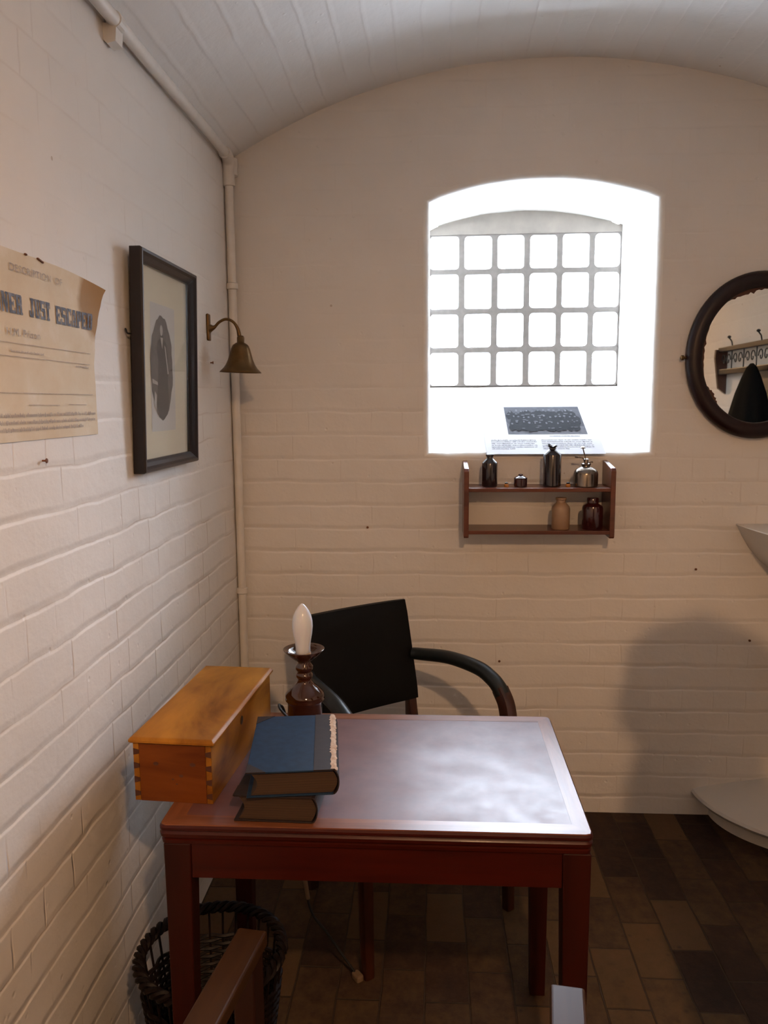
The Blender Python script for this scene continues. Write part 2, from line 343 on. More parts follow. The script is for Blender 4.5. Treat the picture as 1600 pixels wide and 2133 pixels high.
def sweep(bm, pts, rad, n=12, square=False, closed=False, up=(0, 0, 1)):
    pts = [Vector(p) for p in pts]; m = len(pts); rings = []
    up = Vector(up); prev = None
    for i, p in enumerate(pts):
        if closed: t = pts[(i+1) % m]-pts[i-1]
        else: t = pts[min(i+1, m-1)]-pts[max(i-1, 0)]
        t.normalize()
        if prev is None:
            s = t.cross(up)
            if s.length < 1e-3: s = t.cross(Vector((1, 0, 0)))
        else: s = prev-t*prev.dot(t)
        s.normalize(); prev = s; u = s.cross(t)
        r = rad[min(i, len(rad)-1)] if isinstance(rad, list) else rad
        rx, ry = r if isinstance(r, tuple) else (r, r)
        ring = []
        for k in range(n):
            a = 2*PI*(k+0.5)/n; ca, sa = math.cos(a), math.sin(a)
            if square:
                e = 0.35; ca = math.copysign(abs(ca)**e, ca); sa = math.copysign(abs(sa)**e, sa)
            ring.append(bm.verts.new(p+s*rx*ca+u*ry*sa))
        rings.append(ring)
    pr = list(zip(rings, rings[1:])) + ([(rings[-1], rings[0])] if closed else [])
    for a, b in pr:
        for k in range(n): bm.faces.new((a[k], a[(k+1) % n], b[(k+1) % n], b[k]))
    if not closed: bm.faces.new(rings[0][::-1]); bm.faces.new(rings[-1])
def loft_rect(bm, x0, x1, y0, y1, prof, cr=0.006, seg=3):
    rings = []
    for ins, z in prof:
        ring = []; a0, a1, b0, b1 = x0+ins, x1-ins, y0+ins, y1-ins; r = max(cr-ins, 0.001)
        for cx_, cy_, s in ((a1-r, b1-r, 0), (a0+r, b1-r, 90), (a0+r, b0+r, 180), (a1-r, b0+r, 270)):
            for k in range(seg+1):
                a = R(s+90*k/seg); ring.append(bm.verts.new((cx_+r*math.cos(a), cy_+r*math.sin(a), z)))
        rings.append(ring)
    n = len(rings[0])
    for a, b in zip(rings, rings[1:]):
        for i in range(n): bm.faces.new((a[i], a[(i+1) % n], b[(i+1) % n], b[i]))
    bm.faces.new(rings[0][::-1]); bm.faces.new(rings[-1])
def prism(bm, pts, off):
    """closed outline pts (3D) extruded by vector off"""
    off = Vector(off); a = [bm.verts.new(p) for p in pts]; b = [bm.verts.new(Vector(p)+off) for p in pts]
    n = len(a); bm.faces.new(a[::-1]); bm.faces.new(b)
    for i in range(n): bm.faces.new((a[i], a[(i+1) % n], b[(i+1) % n], b[i]))
FONT_CACHE = {}
def text_bm(bm, s, origin, ux, uy, width, height, off=0.0, thick=0.0006, shear=0):
    """lettering laid flat: origin lower-left, ux/uy unit directions, stretched to width x height"""
    cu = bpy.data.curves.new('lettering', 'FONT'); cu.body = s; cu.size = 1; cu.offset = off; cu.resolution_u = 3; cu.shear = shear
    to = bpy.data.objects.new('lettering', cu); COL.objects.link(to)
    dg = bpy.context.evaluated_depsgraph_get(); me = bpy.data.meshes.new_from_object(to.evaluated_get(dg))
    b2 = bmesh.new(); b2.from_mesh(me)
    bpy.data.objects.remove(to); bpy.data.curves.remove(cu); bpy.data.meshes.remove(me)
    if not b2.verts: b2.free(); return
    x0 = min(v.co.x for v in b2.verts); x1 = max(v.co.x for v in b2.verts); y0 = min(v.co.y for v in b2.verts); y1 = max(v.co.y for v in b2.verts)
    ux, uy = Vector(ux), Vector(uy); o = Vector(origin)
    mp = {}
    for v in b2.verts: mp[v] = bm.verts.new(o+ux*((v.co.x-x0)/(x1-x0)*width)+uy*((v.co.y-y0)/max(y1-y0, 1e-6)*height))
    for f in b2.faces:
        try: bm.faces.new([mp[v] for v in f.verts])
        except ValueError: pass
    b2.free()
def slab_word(name, word, o, width, height, mat, parent, warp):
    """heavy slab-serif poster capitals built from strokes; origin lower-left on the left wall"""
    G_ = {'E': [(0, 0, .42, 1), (0, 0, 1, .15), (0, .85, 1, 1), (.84, 0, 1, .3), (.84, .7, 1, 1), (0, .43, .78, .57), (.66, .36, .78, .64)],
          'S': [(0, .84, 1, 1), (0, 0, 1, .16), (0, .52, .36, 1), (.62, 0, 1, .50), (.05, .42, .95, .60), (.86, .66, 1, 1), (0, 0, .14, .34)],
          'C': [(0, .06, .42, .94), (.08, 0, 1, .15), (.08, .85, 1, 1), (.80, .64, 1, 1), (.80, 0, 1, .34)],
          'A': [(0, 0, .46, .12), (.54, 0, 1, .12), (.10, 0, .28, .80), (.58, 0, .92, .84), (.22, .70, .80, 1), (.2, .26, .7, .38)],
          'P': [(.04, 0, .46, 1), (0, 0, .56, .12), (0, .86, .92, 1), (.64, .46, 1, .95), (.3, .40, .92, .54)],
          'D': [(.04, 0, .44, 1), (0, 0, .9, .14), (0, .86, .9, 1), (.62, .07, 1, .93)],
          'J': [(.44, .10, .84, 1), (.30, .88, 1, 1), (.08, 0, .76, .15), (0, .04, .30, .34)],
          'U': [(.04, .10, .44, 1), (.64, .10, .90, 1), (0, .88, .52, 1), (.56, .88, 1, 1), (.12, 0, .84, .15)],
          'T': [(.30, 0, .70, 1), (.18, 0, .82, .12), (0, .84, 1, 1), (0, .66, .14, 1), (.86, .66, 1, 1)],
          'R': [(.04, 0, .42, 1), (0, 0, .50, .12), (0, .86, .88, 1), (.58, .52, .96, .95), (.3, .44, .88, .57), (.60, 0, .92, .50), (.58, 0, 1, .12)],
          'I': [(.28, 0, .72, 1), (.1, 0, .9, .12), (.1, .88, .9, 1)],
          'O': [(0, .08, .38, .92), (.62, .08, 1, .92), (.10, 0, .90, .15), (.10, .85, .90, 1)],
          'N': [(.06, 0, .26, 1), (0, .88, .40, 1), (0, 0, .34, .12), (.70, 0, .92, 1), (.58, .88, 1, 1)]}
    bm = NB(); n = len(word); cw = width/(n+(n-1)*0.10)
    for i, ch in enumerate(word):
        x = o[1]+i*cw*1.10
        for a0, b0, a1, b1 in G_[ch]:
            q = [(x+a0*cw, o[2]+b0*height), (x+a1*cw, o[2]+b0*height), (x+a1*cw, o[2]+b1*height), (x+a0*cw, o[2]+b1*height)]
            bm.faces.new([bm.verts.new((warp(y, z), y, z)) for y, z in q])
        if ch == 'N':
            q = [(x+.08*cw, o[2]+height), (x+.42*cw, o[2]+height), (x+.92*cw, o[2]), (x+.62*cw, o[2])]
            bm.faces.new([bm.verts.new((warp(y, z), y, z)) for y, z in q])
    return obj(name, bm, mat, parent)
def word_marks(bm, o, ux, uy, width, h, seed, nrm):
    """an unreadable printed line: short word-long runs of small upright strokes"""
    rnd = random.Random(seed); x = 0; o = Vector(o); ux = Vector(ux); uy = Vector(uy)
    while x < width-0.004:
        wl = min(rnd.uniform(0.5, 2.2)*h*2.2, width-x); k = x
        while k < x+wl:
            cw = h*rnd.uniform(0.22, 0.42); ch = h*rnd.choice((0.62, 0.66, 1.0)); y0_ = 0 if rnd.random() > .1 else -h*.25
            q = [o+ux*k+uy*y0_, o+ux*(k+cw)+uy*y0_, o+ux*(k+cw)+uy*ch, o+ux*k+uy*ch]
            bm.faces.new([bm.verts.new(p) for p in q]); k += cw+h*0.16
        x += wl+h*0.55

# ================================================================ THE SETTING
CX, CZ, CR = 0.405, 0.524, 2.206
def vault_z(x): return CZ+math.sqrt(CR*CR-(x-CX)**2)
ZS = vault_z(XL)
# opening outline in the wall (x, z) going round: sill left -> up the left jamb -> arch -> down right jamb -> sill
WX0, WX1 = -0.010, 0.783
def outline(zb, zs, zt, n_side=10, n_arch=22, n_bot=12):
    pts = []
    for i in range(n_side): pts.append((WX0, zb+(zs-zb)*i/n_side))
    c = (WX1-WX0)/2; h = zt-zs; r = (c*c+h*h)/(2*h); a = math.asin(c/r)
    for i in range(n_arch): 
        t = -a+2*a*i/n_arch; pts.append(((WX0+WX1)/2+r*math.sin(t), zt-r+r*math.cos(t)))
    for i in range(n_side): pts.append((WX1, zs+(zb-zs)*i/n_side))
    for i in range(n_bot): pts.append((WX1+(WX0-WX1)*i/n_bot, zb))
    return pts
def wall_back():
    bm = NB(); uvl = bm.loops.layers.uv.new('UVMap')
    o0 = outline(1.388, 2.268, 2.338); YW = 3.447
    oi = outline(1.632, 2.288, 2.352)
    mid = Vector(((WX0+WX1)/2, 1.9)); n = len(o0)
    rb = 0.022
    def off(i, d):
        a = Vector(o0[i-1]); b = Vector(o0[(i+1) % n]); t = (b-a).normalized(); nn = Vector((-t.y, t.x))
        p = Vector(o0[i]); 
        if (p-mid).dot(nn) < 0: nn = -nn
        wob = 0.0025*noise.noise(Vector((p.x*9, p.y*9, 0)))
        return p+nn*(d+wob)
    rings = []
    for k in range(6):
        a = R(90*k/5); d = rb*(1-math.sin(a)); y = YB+rb*(1-math.cos(a))
        rings.append([bm.verts.new((off(i, d).x, y, off(i, d).y)) for i in range(n)])
    for k in range(1, 9):
        t = k/8
        rings.append([bm.verts.new((o0[i][0]*(1-t)+oi[i][0]*t+0.002*noise.noise(Vector((i*.4, k, 3))), YB+rb+(YW-YB-rb)*t, o0[i][1]*(1-t)+oi[i][1]*t+0.003*noise.noise(Vector((i*.4, k, 9))))) for i in range(n)])
    for a, b in zip(rings, rings[1:]):
        for i in range(n):
            f = bm.faces.new((a[i], b[i], b[(i+1) % n], a[(i+1) % n])); f.smooth = True
    # front face: outer boundary
    outer = [bm.verts.new((XL, YB, 0))]
    N = 40
    for i in range(N+1):
        x = XL+(XR-XL)*i/N; outer.append(bm.verts.new((x, YB, vault_z(x)+0.05)))
    outer.append(bm.verts.new((XR, YB, 0)))
    es = [bm.edges.new((outer[i], outer[(i+1) % len(outer)])) for i in range(len(outer))]
    es += [bm.edges.get((rings[0][i], rings[0][(i+1) % n])) for i in range(n)]
    bmesh.ops.triangle_fill(bm, edges=es, use_beauty=True, use_dissolve=False)
    bmesh.ops.recalc_face_normals(bm, faces=bm.faces[:])
    bm.normal_update()
    ref = next(f for f in bm.faces if all(abs(v.co.y-YB) < 1e-5 for v in f.verts))
    if ref.normal.y > 0: bmesh.ops.reverse_faces(bm, faces=bm.faces[:])
    for f in bm.faces:
        flat = all(abs(v.co.y-YB) < 1e-5 for v in f.verts); nrm = f.normal
        f.material_index = 0 if flat else 1
        for l in f.loops:
            c = l.vert.co
            l[uvl].uv = (c.x+0.05, c.z-0.067)
    return bm
def reveal_smooth(o):
    me = o.data
    for p in me.polygons: p.use_smooth = p.material_index == 1
wb = obj('wall_back', wall_back(), ['painted_brick', 'white_plaster'], uv=True); tag(wb, kind='structure'); reveal_smooth(wb)
def grid_wall(name, fn, nu, nv, uvfn, mat):
    bm = NB(); uvl = bm.loops.layers.uv.new('UVMap')
    V = [[bm.verts.new(fn(i/nu, j/nv)) for j in range(nv+1)] for i in range(nu+1)]
    for i in range(nu):
        for j in range(nv):
            f = bm.faces.new((V[i][j], V[i+1][j], V[i+1][j+1], V[i][j+1])); f.smooth = True
            for l in f.loops: l[uvl].uv = uvfn(l.vert.co)
    o = obj(name, bm, mat, uv=True)
    for p in o.data.polygons: p.use_smooth = True
    return tag(o, kind='structure')
grid_wall('wall_left', lambda u, v: (XL, YB+(YF-YB)*(1-u), (ZS+0.05)*v), 1, 1, lambda c: (c.y+0.11, c.z-0.067), 'painted_brick_side')
grid_wall('wall_right', lambda u, v: (XR, YB+(YF-YB)*u, (vault_z(XR)+0.05)*v), 1, 1, lambda c: (c.y+0.03, c.z-0.067), 'painted_brick')
grid_wall('floor', lambda u, v: (XL+(XR-XL)*u, YF+(YB-YF)*v, 0), 1, 1, lambda c: (c.y+0.10, c.x+0.018), 'brick_paving')
A0 = math.asin((XL-0.03-CX)/CR); A1 = math.asin((XR+0.03-CX)/CR)
def ceil_fn(u, v):
    a = A0+(A1-A0)*u; rr = CR+0.004*noise.noise(Vector((u*7, v*9, 0)))
    return (CX+rr*math.sin(a), YF-0.02+(YB+0.03-YF)*v, CZ+rr*math.cos(a))
grid_wall('ceiling', ceil_fn, 48, 30, lambda c: (c.y, CR*math.atan2(c.x-CX, c.z-CZ)*1.0), 'painted_vault')
def wall_front():
    bm = NB(); uvl = bm.loops.layers.uv.new('UVMap'); pts = [(XL, YF, 0)]
    for i in range(41):
        x = XL+(XR-XL)*i/40; pts.append((x, YF, vault_z(x)+0.05))
    pts.append((XR, YF, 0)); f = bm.faces.new([bm.verts.new(p) for p in pts])
    for l in f.loops: l[uvl].uv = (l.vert.co.x, l.vert.co.z)
    return bm
tag(obj('wall_front', wall_front(), 'painted_brick', uv=True), kind='structure')
# cell door in the wall behind the camera
d = thing('door_1', None, None, (0.405, YF+0.05, 0), kind='structure')
bm = NB(); box(bm, 0.02, 0.79, YF+0.005, YF+0.06, 0, 1.98, 0.004); obj('door_panel', bm, 'door_paint', d)
bm = NB(); box(bm, -0.06, 0.02, YF, YF+0.09, 0, 2.06); box(bm, 0.79, 0.87, YF, YF+0.09, 0, 2.06); box(bm, 0.02, 0.79, YF, YF+0.09, 1.98, 2.06); obj('door_frame', bm, 'door_paint', d)
bm = NB(); sweep(bm, catmull([(0.10, YF+0.06, 0.95), (0.10, YF+0.10, 0.97), (0.10, YF+0.10, 1.07), (0.10, YF+0.06, 1.09)]), 0.008); obj('door_handle', bm, 'wrought_iron', d)

# window: cast iron grid, 6 x 4 panes, in the inner plane
win = thing('window_1', None, None, (0.386, 3.447, 1.632), kind='structure')
GX0, GX1, GZ0, GZ1 = -0.016, 0.800, 1.600, 2.274
YG = 3.447
bm = NB()
zx = [0.0, 0.137, 0.271, 0.403, 0.534, 0.664, 0.797]
px = [-0.016+z*(0.800+0.016)/0.797 for z in zx]
pz = [1.634, 1.789, 1.949, 2.111, 2.268]
for ci in range(6):
    for ri in range(4):
        x0, x1, z0, z1 = px[ci], px[ci+1], pz[ri], pz[ri+1]
        bl = 0.012 if ci else 0.008; brr = 0.012 if ci < 5 else 0.024; bb = 0.010 if ri else 0.006; bt = 0.010 if ri < 3 else 0.012
        j = lambda: random.uniform(-0.0012, 0.0012)
        a0, a1, b0, b1 = x0+bl+j(), x1-brr+j(), z0+bb+j(), z1-bt+j(); rc = random.uniform(0.012, 0.018)
        inn, out = [], []
        for (cx_, cz_, s) in ((a1-rc, b1-rc, 0), (a0+rc, b1-rc, 90), (a0+rc, b0+rc, 180), (a1-rc, b0+rc, 270)):
            for k in range(5):
                a = R(s+90*k/4); inn.append((cx_+rc*math.cos(a), cz_+rc*math.sin(a)))
        mx_, mz_ = (x0+x1)/2, (z0+z1)/2
        for (x, z) in inn:
            dx, dz = x-mx_, z-mz_; t = min(((x1-x0)/2)/max(abs(dx), 1e-6), ((z1-z0)/2)/max(abs(dz), 1e-6)); out.append((mx_+dx*t, mz_+dz*t))
        # snap the ring corners to the cell corner
        for q, (sx_, sz_) in enumerate(((x1, z1), (x0, z1), (x0, z0), (x1, z0))): out[q*5+2] = (sx_, sz_)
        n = len(inn)
        Fo = [bm.verts.new((x, YG, z)) for x, z in out]; Fi = [bm.verts.new((x, YG, z)) for x, z in inn]
        Fc = [bm.verts.new((mx_+(x-mx_)*0.955, YG+0.012, mz_+(z-mz_)*0.955)) for x, z in inn]
        Bi = [bm.verts.new((mx_+(x-mx_)*0.955, YG+0.035, mz_+(z-mz_)*0.955)) for x, z in inn]; Bo = [bm.verts.new((x, YG+0.035, z)) for x, z in out]
        for A, B in ((Fo, Fi), (Fi, Fc), (Fc, Bi), (Bi, Bo)):
            for k in range(n): bm.faces.new((A[k], A[(k+1) % n], B[(k+1) % n], B[k]))
bmesh.ops.remove_doubles(bm, verts=bm.verts[:], dist=1e-5)
obj('window_frame', bm, 'iron_paint', win)
bm = NB(); box(bm, px[0], px[-1], YG+0.020, YG+0.024, pz[0], pz[-1]); tag(obj('window_glass', bm, 'window_glass', win))
# plaster infill above the grid, closing the arch
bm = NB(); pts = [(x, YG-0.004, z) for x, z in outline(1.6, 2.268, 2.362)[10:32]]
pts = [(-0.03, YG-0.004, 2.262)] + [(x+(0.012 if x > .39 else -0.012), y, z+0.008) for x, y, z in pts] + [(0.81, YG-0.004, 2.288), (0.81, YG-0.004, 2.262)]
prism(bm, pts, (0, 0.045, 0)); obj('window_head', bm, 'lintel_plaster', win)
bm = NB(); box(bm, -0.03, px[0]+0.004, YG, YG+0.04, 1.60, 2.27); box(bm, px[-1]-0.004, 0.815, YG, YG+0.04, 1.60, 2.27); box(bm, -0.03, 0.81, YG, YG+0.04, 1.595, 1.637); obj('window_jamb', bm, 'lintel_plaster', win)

# painted pipe along the top of the left wall and down the corner
p = thing('wall_pipe', 'white painted pipe under the vault turning down the left corner', 'pipe', (-0.712, 2.868, 0))
bm = NB(); zz = 2.418
pts = [(-0.705, YF+0.01, zz)] + [(-0.705+0.002*math.sin(y*5), y, zz+0.002*math.sin(y*3)) for y in [YF+0.2+0.25*i for i in range(17)] if y < 2.75] + [(-0.705, 2.80, zz)]
sweep(bm, pts, 0.0155, 14); obj('pipe_run', bm, 'pipe_paint', p, smooth=True)
bm = NB(); sweep(bm, [(-0.712, 2.870, z) for z in (0.0, 0.5, 1.0, 1.5, 2.0, 2.38)], 0.0155, 14); obj('pipe_riser', bm, 'pipe_paint', p, smooth=True)
bm = NB(); sweep(bm, catmull([(-0.705, 2.79, zz), (-0.706, 2.835, zz-0.002), (-0.710, 2.864, zz-0.02), (-0.712, 2.870, zz-0.07)]), 0.021, 14)
lathe(bm, (-0.712, 2.870, 2.325), [(0.018, 0), (0.022, 0.003), (0.022, 0.045), (0.018, 0.05)], 16)
lathe(bm, (-0.704, 2.882, 2.36), [(0.010, 0), (0.022, 0.004), (0.022, 0.06), (0.008, 0.066)], 16)
obj('elbow', bm, 'pipe_paint', p, smooth=True)
for z in (1.985, 0.875):
    bm = NB(); lathe(bm, (-0.712, 2.870, z-0.012), [(0.0155, 0), (0.021, 0.003), (0.021, 0.021), (0.0155, 0.024)], 16)
    box(bm, -0.73, -0.700, 2.862, 2.880, z-0.012, z+0.010, 0.003); obj('pipe_clip', bm, 'pipe_paint', p, smooth=True)
bm = NB(); prism(bm, [(-0.73, 1.845, 2.410), (-0.73, 1.845, 2.375), (-0.722, 1.845, 2.366), (-0.702, 1.845, 2.371), (-0.699, 1.845, 2.405)], (0, 0.04, 0))
lathe(bm, (-0.705, 1.845, zz), [(0.0155, 0), (0.0185, 0.002), (0.0185, 0.034), (0.0155, 0.036)], 16, M=Matrix.Rotation(R(-90), 4, 'X')); obj('pipe_bracket', bm, 'pipe_paint', p)

# ================================================================ TABLE
T = thing('writing_table', 'red-brown wooden writing table with mauve leather inset top', 'table', (-0.112, 1.70, 0))
TX0, TX1, TY0, TY1, TZ = -0.533, 0.306, 1.412, 1.985, 0.760
bm = NB()
loft_rect(bm, TX0, TX1, TY0, TY1, [(0.010, 0.7185), (0.004, 0.720), (0.003, 0.727), (0.007, 0.7295), (0.007, 0.7315), (0.001, 0.734), (0.000, 0.741), (0.003, 0.7445), (0.0035, 0.7465), (0.000, 0.749), (0.000, 0.754), (0.004, 0.7575)], cr=0.016, seg=5)
obj('table_top', bm, 'table_wood', T, smooth=True)
def mitre(bm, quad, z0, z1): prism(bm, [(x, y, z0) for x, y in quad], (0, 0, z1-z0))
bw, bs = 0.040, 0.042
ix0, ix1, iy0, iy1 = TX0+0.045, TX1-0.036, TY0+0.040, TY1-0.038
ox0, ox1, oy0, oy1 = TX0+0.004, TX1-0.004, TY0+0.004, TY1-0.004
bm = NB(); mitre(bm, [(ox0+0.01, oy0), (ox1-0.012, oy0), (ox1-0.003, oy0+0.003), (ix1, iy0), (ix0, iy0), (ox0+0.002, oy0+0.004)], 0.7575, TZ); obj('border_band', bm, 'table_border', T)
bm = NB(); mitre(bm, [(ix0, iy1), (ix1, iy1), (ox1-0.003, oy1-0.003), (ox1-0.012, oy1), (ox0+0.01, oy1), (ox0+0.002, oy1-0.004)], 0.7575, TZ)
obj('border_band', bm, 'table_border', T)
bm = NB(); mitre(bm, [(ox0+0.002, oy0+0.004), (ix0, iy0), (ix0, iy1), (ox0+0.002, oy1-0.004), (ox0, oy1-0.012), (ox0, oy0+0.012)], 0.7575, TZ); obj('border_band', bm, 'table_border_side', T)
bm = NB(); mitre(bm, [(ox1-0.003, oy0+0.003), (ox1, oy0+0.012), (ox1, oy1-0.012), (ox1-0.003, oy1-0.003), (ix1, iy1), (ix1, iy0)], 0.7575, TZ)
obj('border_band', bm, 'table_border_side', T)
bm = NB(); box(bm, ix0, ix1, iy0, iy1, 0.7575, TZ-0.0004); obj('leather_inset', bm, 'desk_leather', T)
LX0, LX1, LY0, LY1 = TX0+0.008, TX1-0.003, TY0+0.006, TY1-0.010
for sx, sy in ((0, 0), (1, 0), (0, 1), (1, 1)):
    bm = NB(); t, tb = 0.054, 0.041
    xa = (LX0, LX0+t) if sx == 0 else (LX1-t, LX1); ya = (LY0, LY0+t) if sy == 0 else (LY1-t, LY1)
    xb = (xa[0]+.002, xa[0]+tb) if sx == 0 else (xa[1]-tb, xa[1]-.002); yb_ = (ya[0]+.002, ya[0]+tb) if sy == 0 else (ya[1]-tb, ya[1]-.002)
    vsx = box(bm, xa[0], xa[1], ya[0], ya[1], 0, 0.7185, 0.0025)
    for v in vsx:
        k = min(1, max(0, (0.62-v.co.z)/0.62))
        v.co.x += ((xb[0]-xa[0])*(1-(v.co.x-xa[0])/t)+(xb[1]-xa[1])*((v.co.x-xa[0])/t))*k
        v.co.y += ((yb_[0]-ya[0])*(1-(v.co.y-ya[0])/t)+(yb_[1]-ya[1])*((v.co.y-ya[0])/t))*k
    obj('leg', bm, 'table_leg_wood', T)
bm = NB(); box(bm, LX0+0.054, LX1-0.054, LY0+0.004, LY0+0.024, 0.645, 0.7185, 0.001); obj('apron', bm, 'table_wood', T)
bm = NB(); box(bm, LX0+0.054, LX1-0.054, LY1-0.024, LY1-0.004, 0.645, 0.7185, 0.001); obj('apron', bm, 'table_wood', T)
bm = NB(); box(bm, LX0+0.004, LX0+0.024, LY0+0.054, LY1-0.054, 0.645, 0.7185, 0.001); obj('apron', bm, 'table_wood', T)
bm = NB(); box(bm, LX1-0.024, LX1-0.004, LY0+0.054, LY1-0.054, 0.645, 0.7185, 0.001); obj('apron', bm, 'table_wood', T)

# ================================================================ PINE BOX
BXC = (-0.514, 1.722, TZ); brz = R(-3.8)
B = thing('slope_box', 'long pine box with dovetailed corners standing by the white wall', 'box', BXC, brz)
MB_ = WM[B.name]
def lb(bm): bm.transform(MB_); return bm
hw, hl, hb = 0.083, 0.222, 0.125
bm = NB(); box(bm, -hw+0.006, hw-0.006, -hl+0.010, hl-0.010, 0.0, 0.010, 0.001)
obj('box_bottom', lb(bm), 'pine', B)
for x0, x1 in ((-hw, -hw+0.012), (hw-0.012, hw)):
    bm = NB(); box(bm, x0, x1, -hl+0.0005, hl-0.0005, 0.0, hb, 0.001); obj('box_side', lb(bm), 'pine', B)
for s in (-1, 1):
    bm = NB(); y0, y1 = (-hl, -hl+0.012) if s < 0 else (hl-0.012, hl)
    box(bm, -hw+0.0125, hw-0.0125, y0, y1, 0, hb, 0.001); obj('box_end', lb(bm), 'pine_end', B)
for s in (-1, 1):          # dovetail pins showing on the front end
    bm = NB()
    for k in range(4):
        z = 0.012+k*0.030; xa = s*(hw-0.0125); xb = s*(hw-0.0005)
        prism(bm, [(xa, -hl-0.0004, z), (xb, -hl-0.0004, z-0.003), (xb, -hl-0.0004, z+0.011), (xa, -hl-0.0004, z+0.008)], (0, 0.006, 0))
    obj('dovetail', lb(bm), 'pine_dark', B)
for x, z, r in ((-0.035, 0.082, 0.005), (0.043, 0.083, 0.0055), (0.018, 0.058, 0.004), (0.000, 0.050, 0.0022), (0.008, 0.040, 0.002)):
    bm = NB(); lathe(bm, (x, -hl-0.0003, z), [(r, 0), (r*0.7, 0.0008)], 10, M=Matrix.Rotation(R(-90), 4, 'X'), sx=1.2, sy=0.8)
    obj('knot', lb(bm), 'pine_dark', B)
bm = NB(); loft_rect(bm, -hw-0.008, hw+0.008, -hl-0.006, hl+0.006, [(0.004, hb), (0.000, hb+0.003), (0.0, hb+0.007), (0.004, hb+0.0115), (0.008, hb+0.013)], cr=0.004)
obj('lid', lb(bm), 'pine', B, smooth=True)
bm = NB(); box(bm, -0.006, 0.006, -0.0, 0.0, 0, 0) if False else lathe(bm, (hw-0.003, -0.02, hb-0.028), [(0.010, 0), (0.010, 0.004), (0.006, 0.0045)], 16, M=Matrix.Rotation(R(90), 4, 'Y'))
obj('keyhole_plate', lb(bm), 'brass', B)

# ================================================================ BOOKS
def book(name, label, c, rz, wid, dep, th, cover_m, leather, torn, seed):
    t = thing(name, label, 'book', c, rz); M = WM[t.name]; rnd = random.Random(seed)
    def L(bm): bm.transform(M); return bm
    hx, hy = wid/2, dep/2; ct = 0.0035
    for nm, z0 in (('back_cover', 0), ('front_cover', th-ct)):
        bm = NB(); box(bm, -hx, hx-0.010, -hy, hy, z0, z0+ct, 0.0012); obj(nm, L(bm), cover_m, t)
    # page block with hollow fore-edge and rounded back
    bm = NB(); n = 8; prof = []
    z0, z1 = ct, th-ct
    for i in range(n+1): u = i/n; prof.append((-hx+0.008+0.013*math.sin(PI*u), z0+(z1-z0)*u))
    for i in range(n+1): u = 1-i/n; prof.append((hx-0.012+0.010*math.sin(PI*u), z0+(z1-z0)*u))
    prism(bm, [(x, -hy+0.005, z) for x, z in prof], (0, dep-0.010, 0)); obj('pages', L(bm), 'book_pages', t)
    bm = NB(); oc, ic = [], []
    for i in range(13):
        a = R(-90+180*i/12); oc.append((hx-0.011+0.013*math.cos(a), th/2+th/2*math.sin(a))); ic.append((hx-0.012+0.0115*math.cos(a), th/2+(th/2-0.002)*math.sin(a)))
    prism(bm, [(x, -hy+0.001, z) for x, z in oc+ic[::-1]], (0, dep-0.002, 0)); obj('spine', L(bm), leather, t)
    bm = NB(); box(bm, hx-0.048, hx-0.010, -hy-0.0003, hy+0.0003, th-0.002, th+0.0007, 0.0003)
    obj('leather_strip', L(bm), leather, t)
    for s in (-1, 1):
        bm = NB(); prism(bm, [(-hx-0.0003, s*(hy+0.0003), th-0.002), (-hx+0.038, s*(hy+0.0003), th-0.002), (-hx-0.0003, s*(hy-0.040), th-0.002)], (0, 0, 0.0026)); obj('leather_corner', L(bm), leather, t)
    if torn:
        bm = NB(); top, bot = [], []
        k = 46
        for i in range(k+1):
            y = -hy+0.002+(dep-0.004)*i/k; top.append((hx-0.0125-abs(rnd.gauss(0, 0.0022)), y, th+0.0011)); bot.append((hx-0.0035+abs(rnd.gauss(0, 0.0012)), y, th-0.0030))
        mid_ = [((a[0]+b[0])/2+0.001, a[1], th+0.0009) for a, b in zip(top, bot)]
        Vt, Vm, Vb = ([bm.verts.new(q) for q in s_] for s_ in (top, mid_, bot))
        Vu = [bm.verts.new((q[0], q[1], q[2]-0.002)) for q in top]
        for i in range(k):
            bm.faces.new((Vt[i], Vt[i+1], Vm[i+1], Vm[i])); bm.faces.new((Vm[i], Vm[i+1], Vb[i+1], Vb[i])); bm.faces.new((Vt[i+1], Vt[i], Vu[i], Vu[i+1])); bm.faces.new((Vb[i], Vb[i+1], Vu[i+1], Vu[i]))
        obj('torn_joint', L(bm), 'torn_binding', t)
    return t
book('old_book', 'thick worn brown book lying beneath the blue-covered one on the desk', (-0.302, 1.545, TZ), R(-1.5), 0.165, 0.228, 0.054, 'book_leather', 'book_leather', False, 3)
book('old_book', 'large blue-covered book with frayed pale spine edge, topmost on the desk', (-0.287, 1.567, TZ+0.055), R(7.5), 0.178, 0.275, 0.052, 'cover_blue', 'book_leather', True, 5)

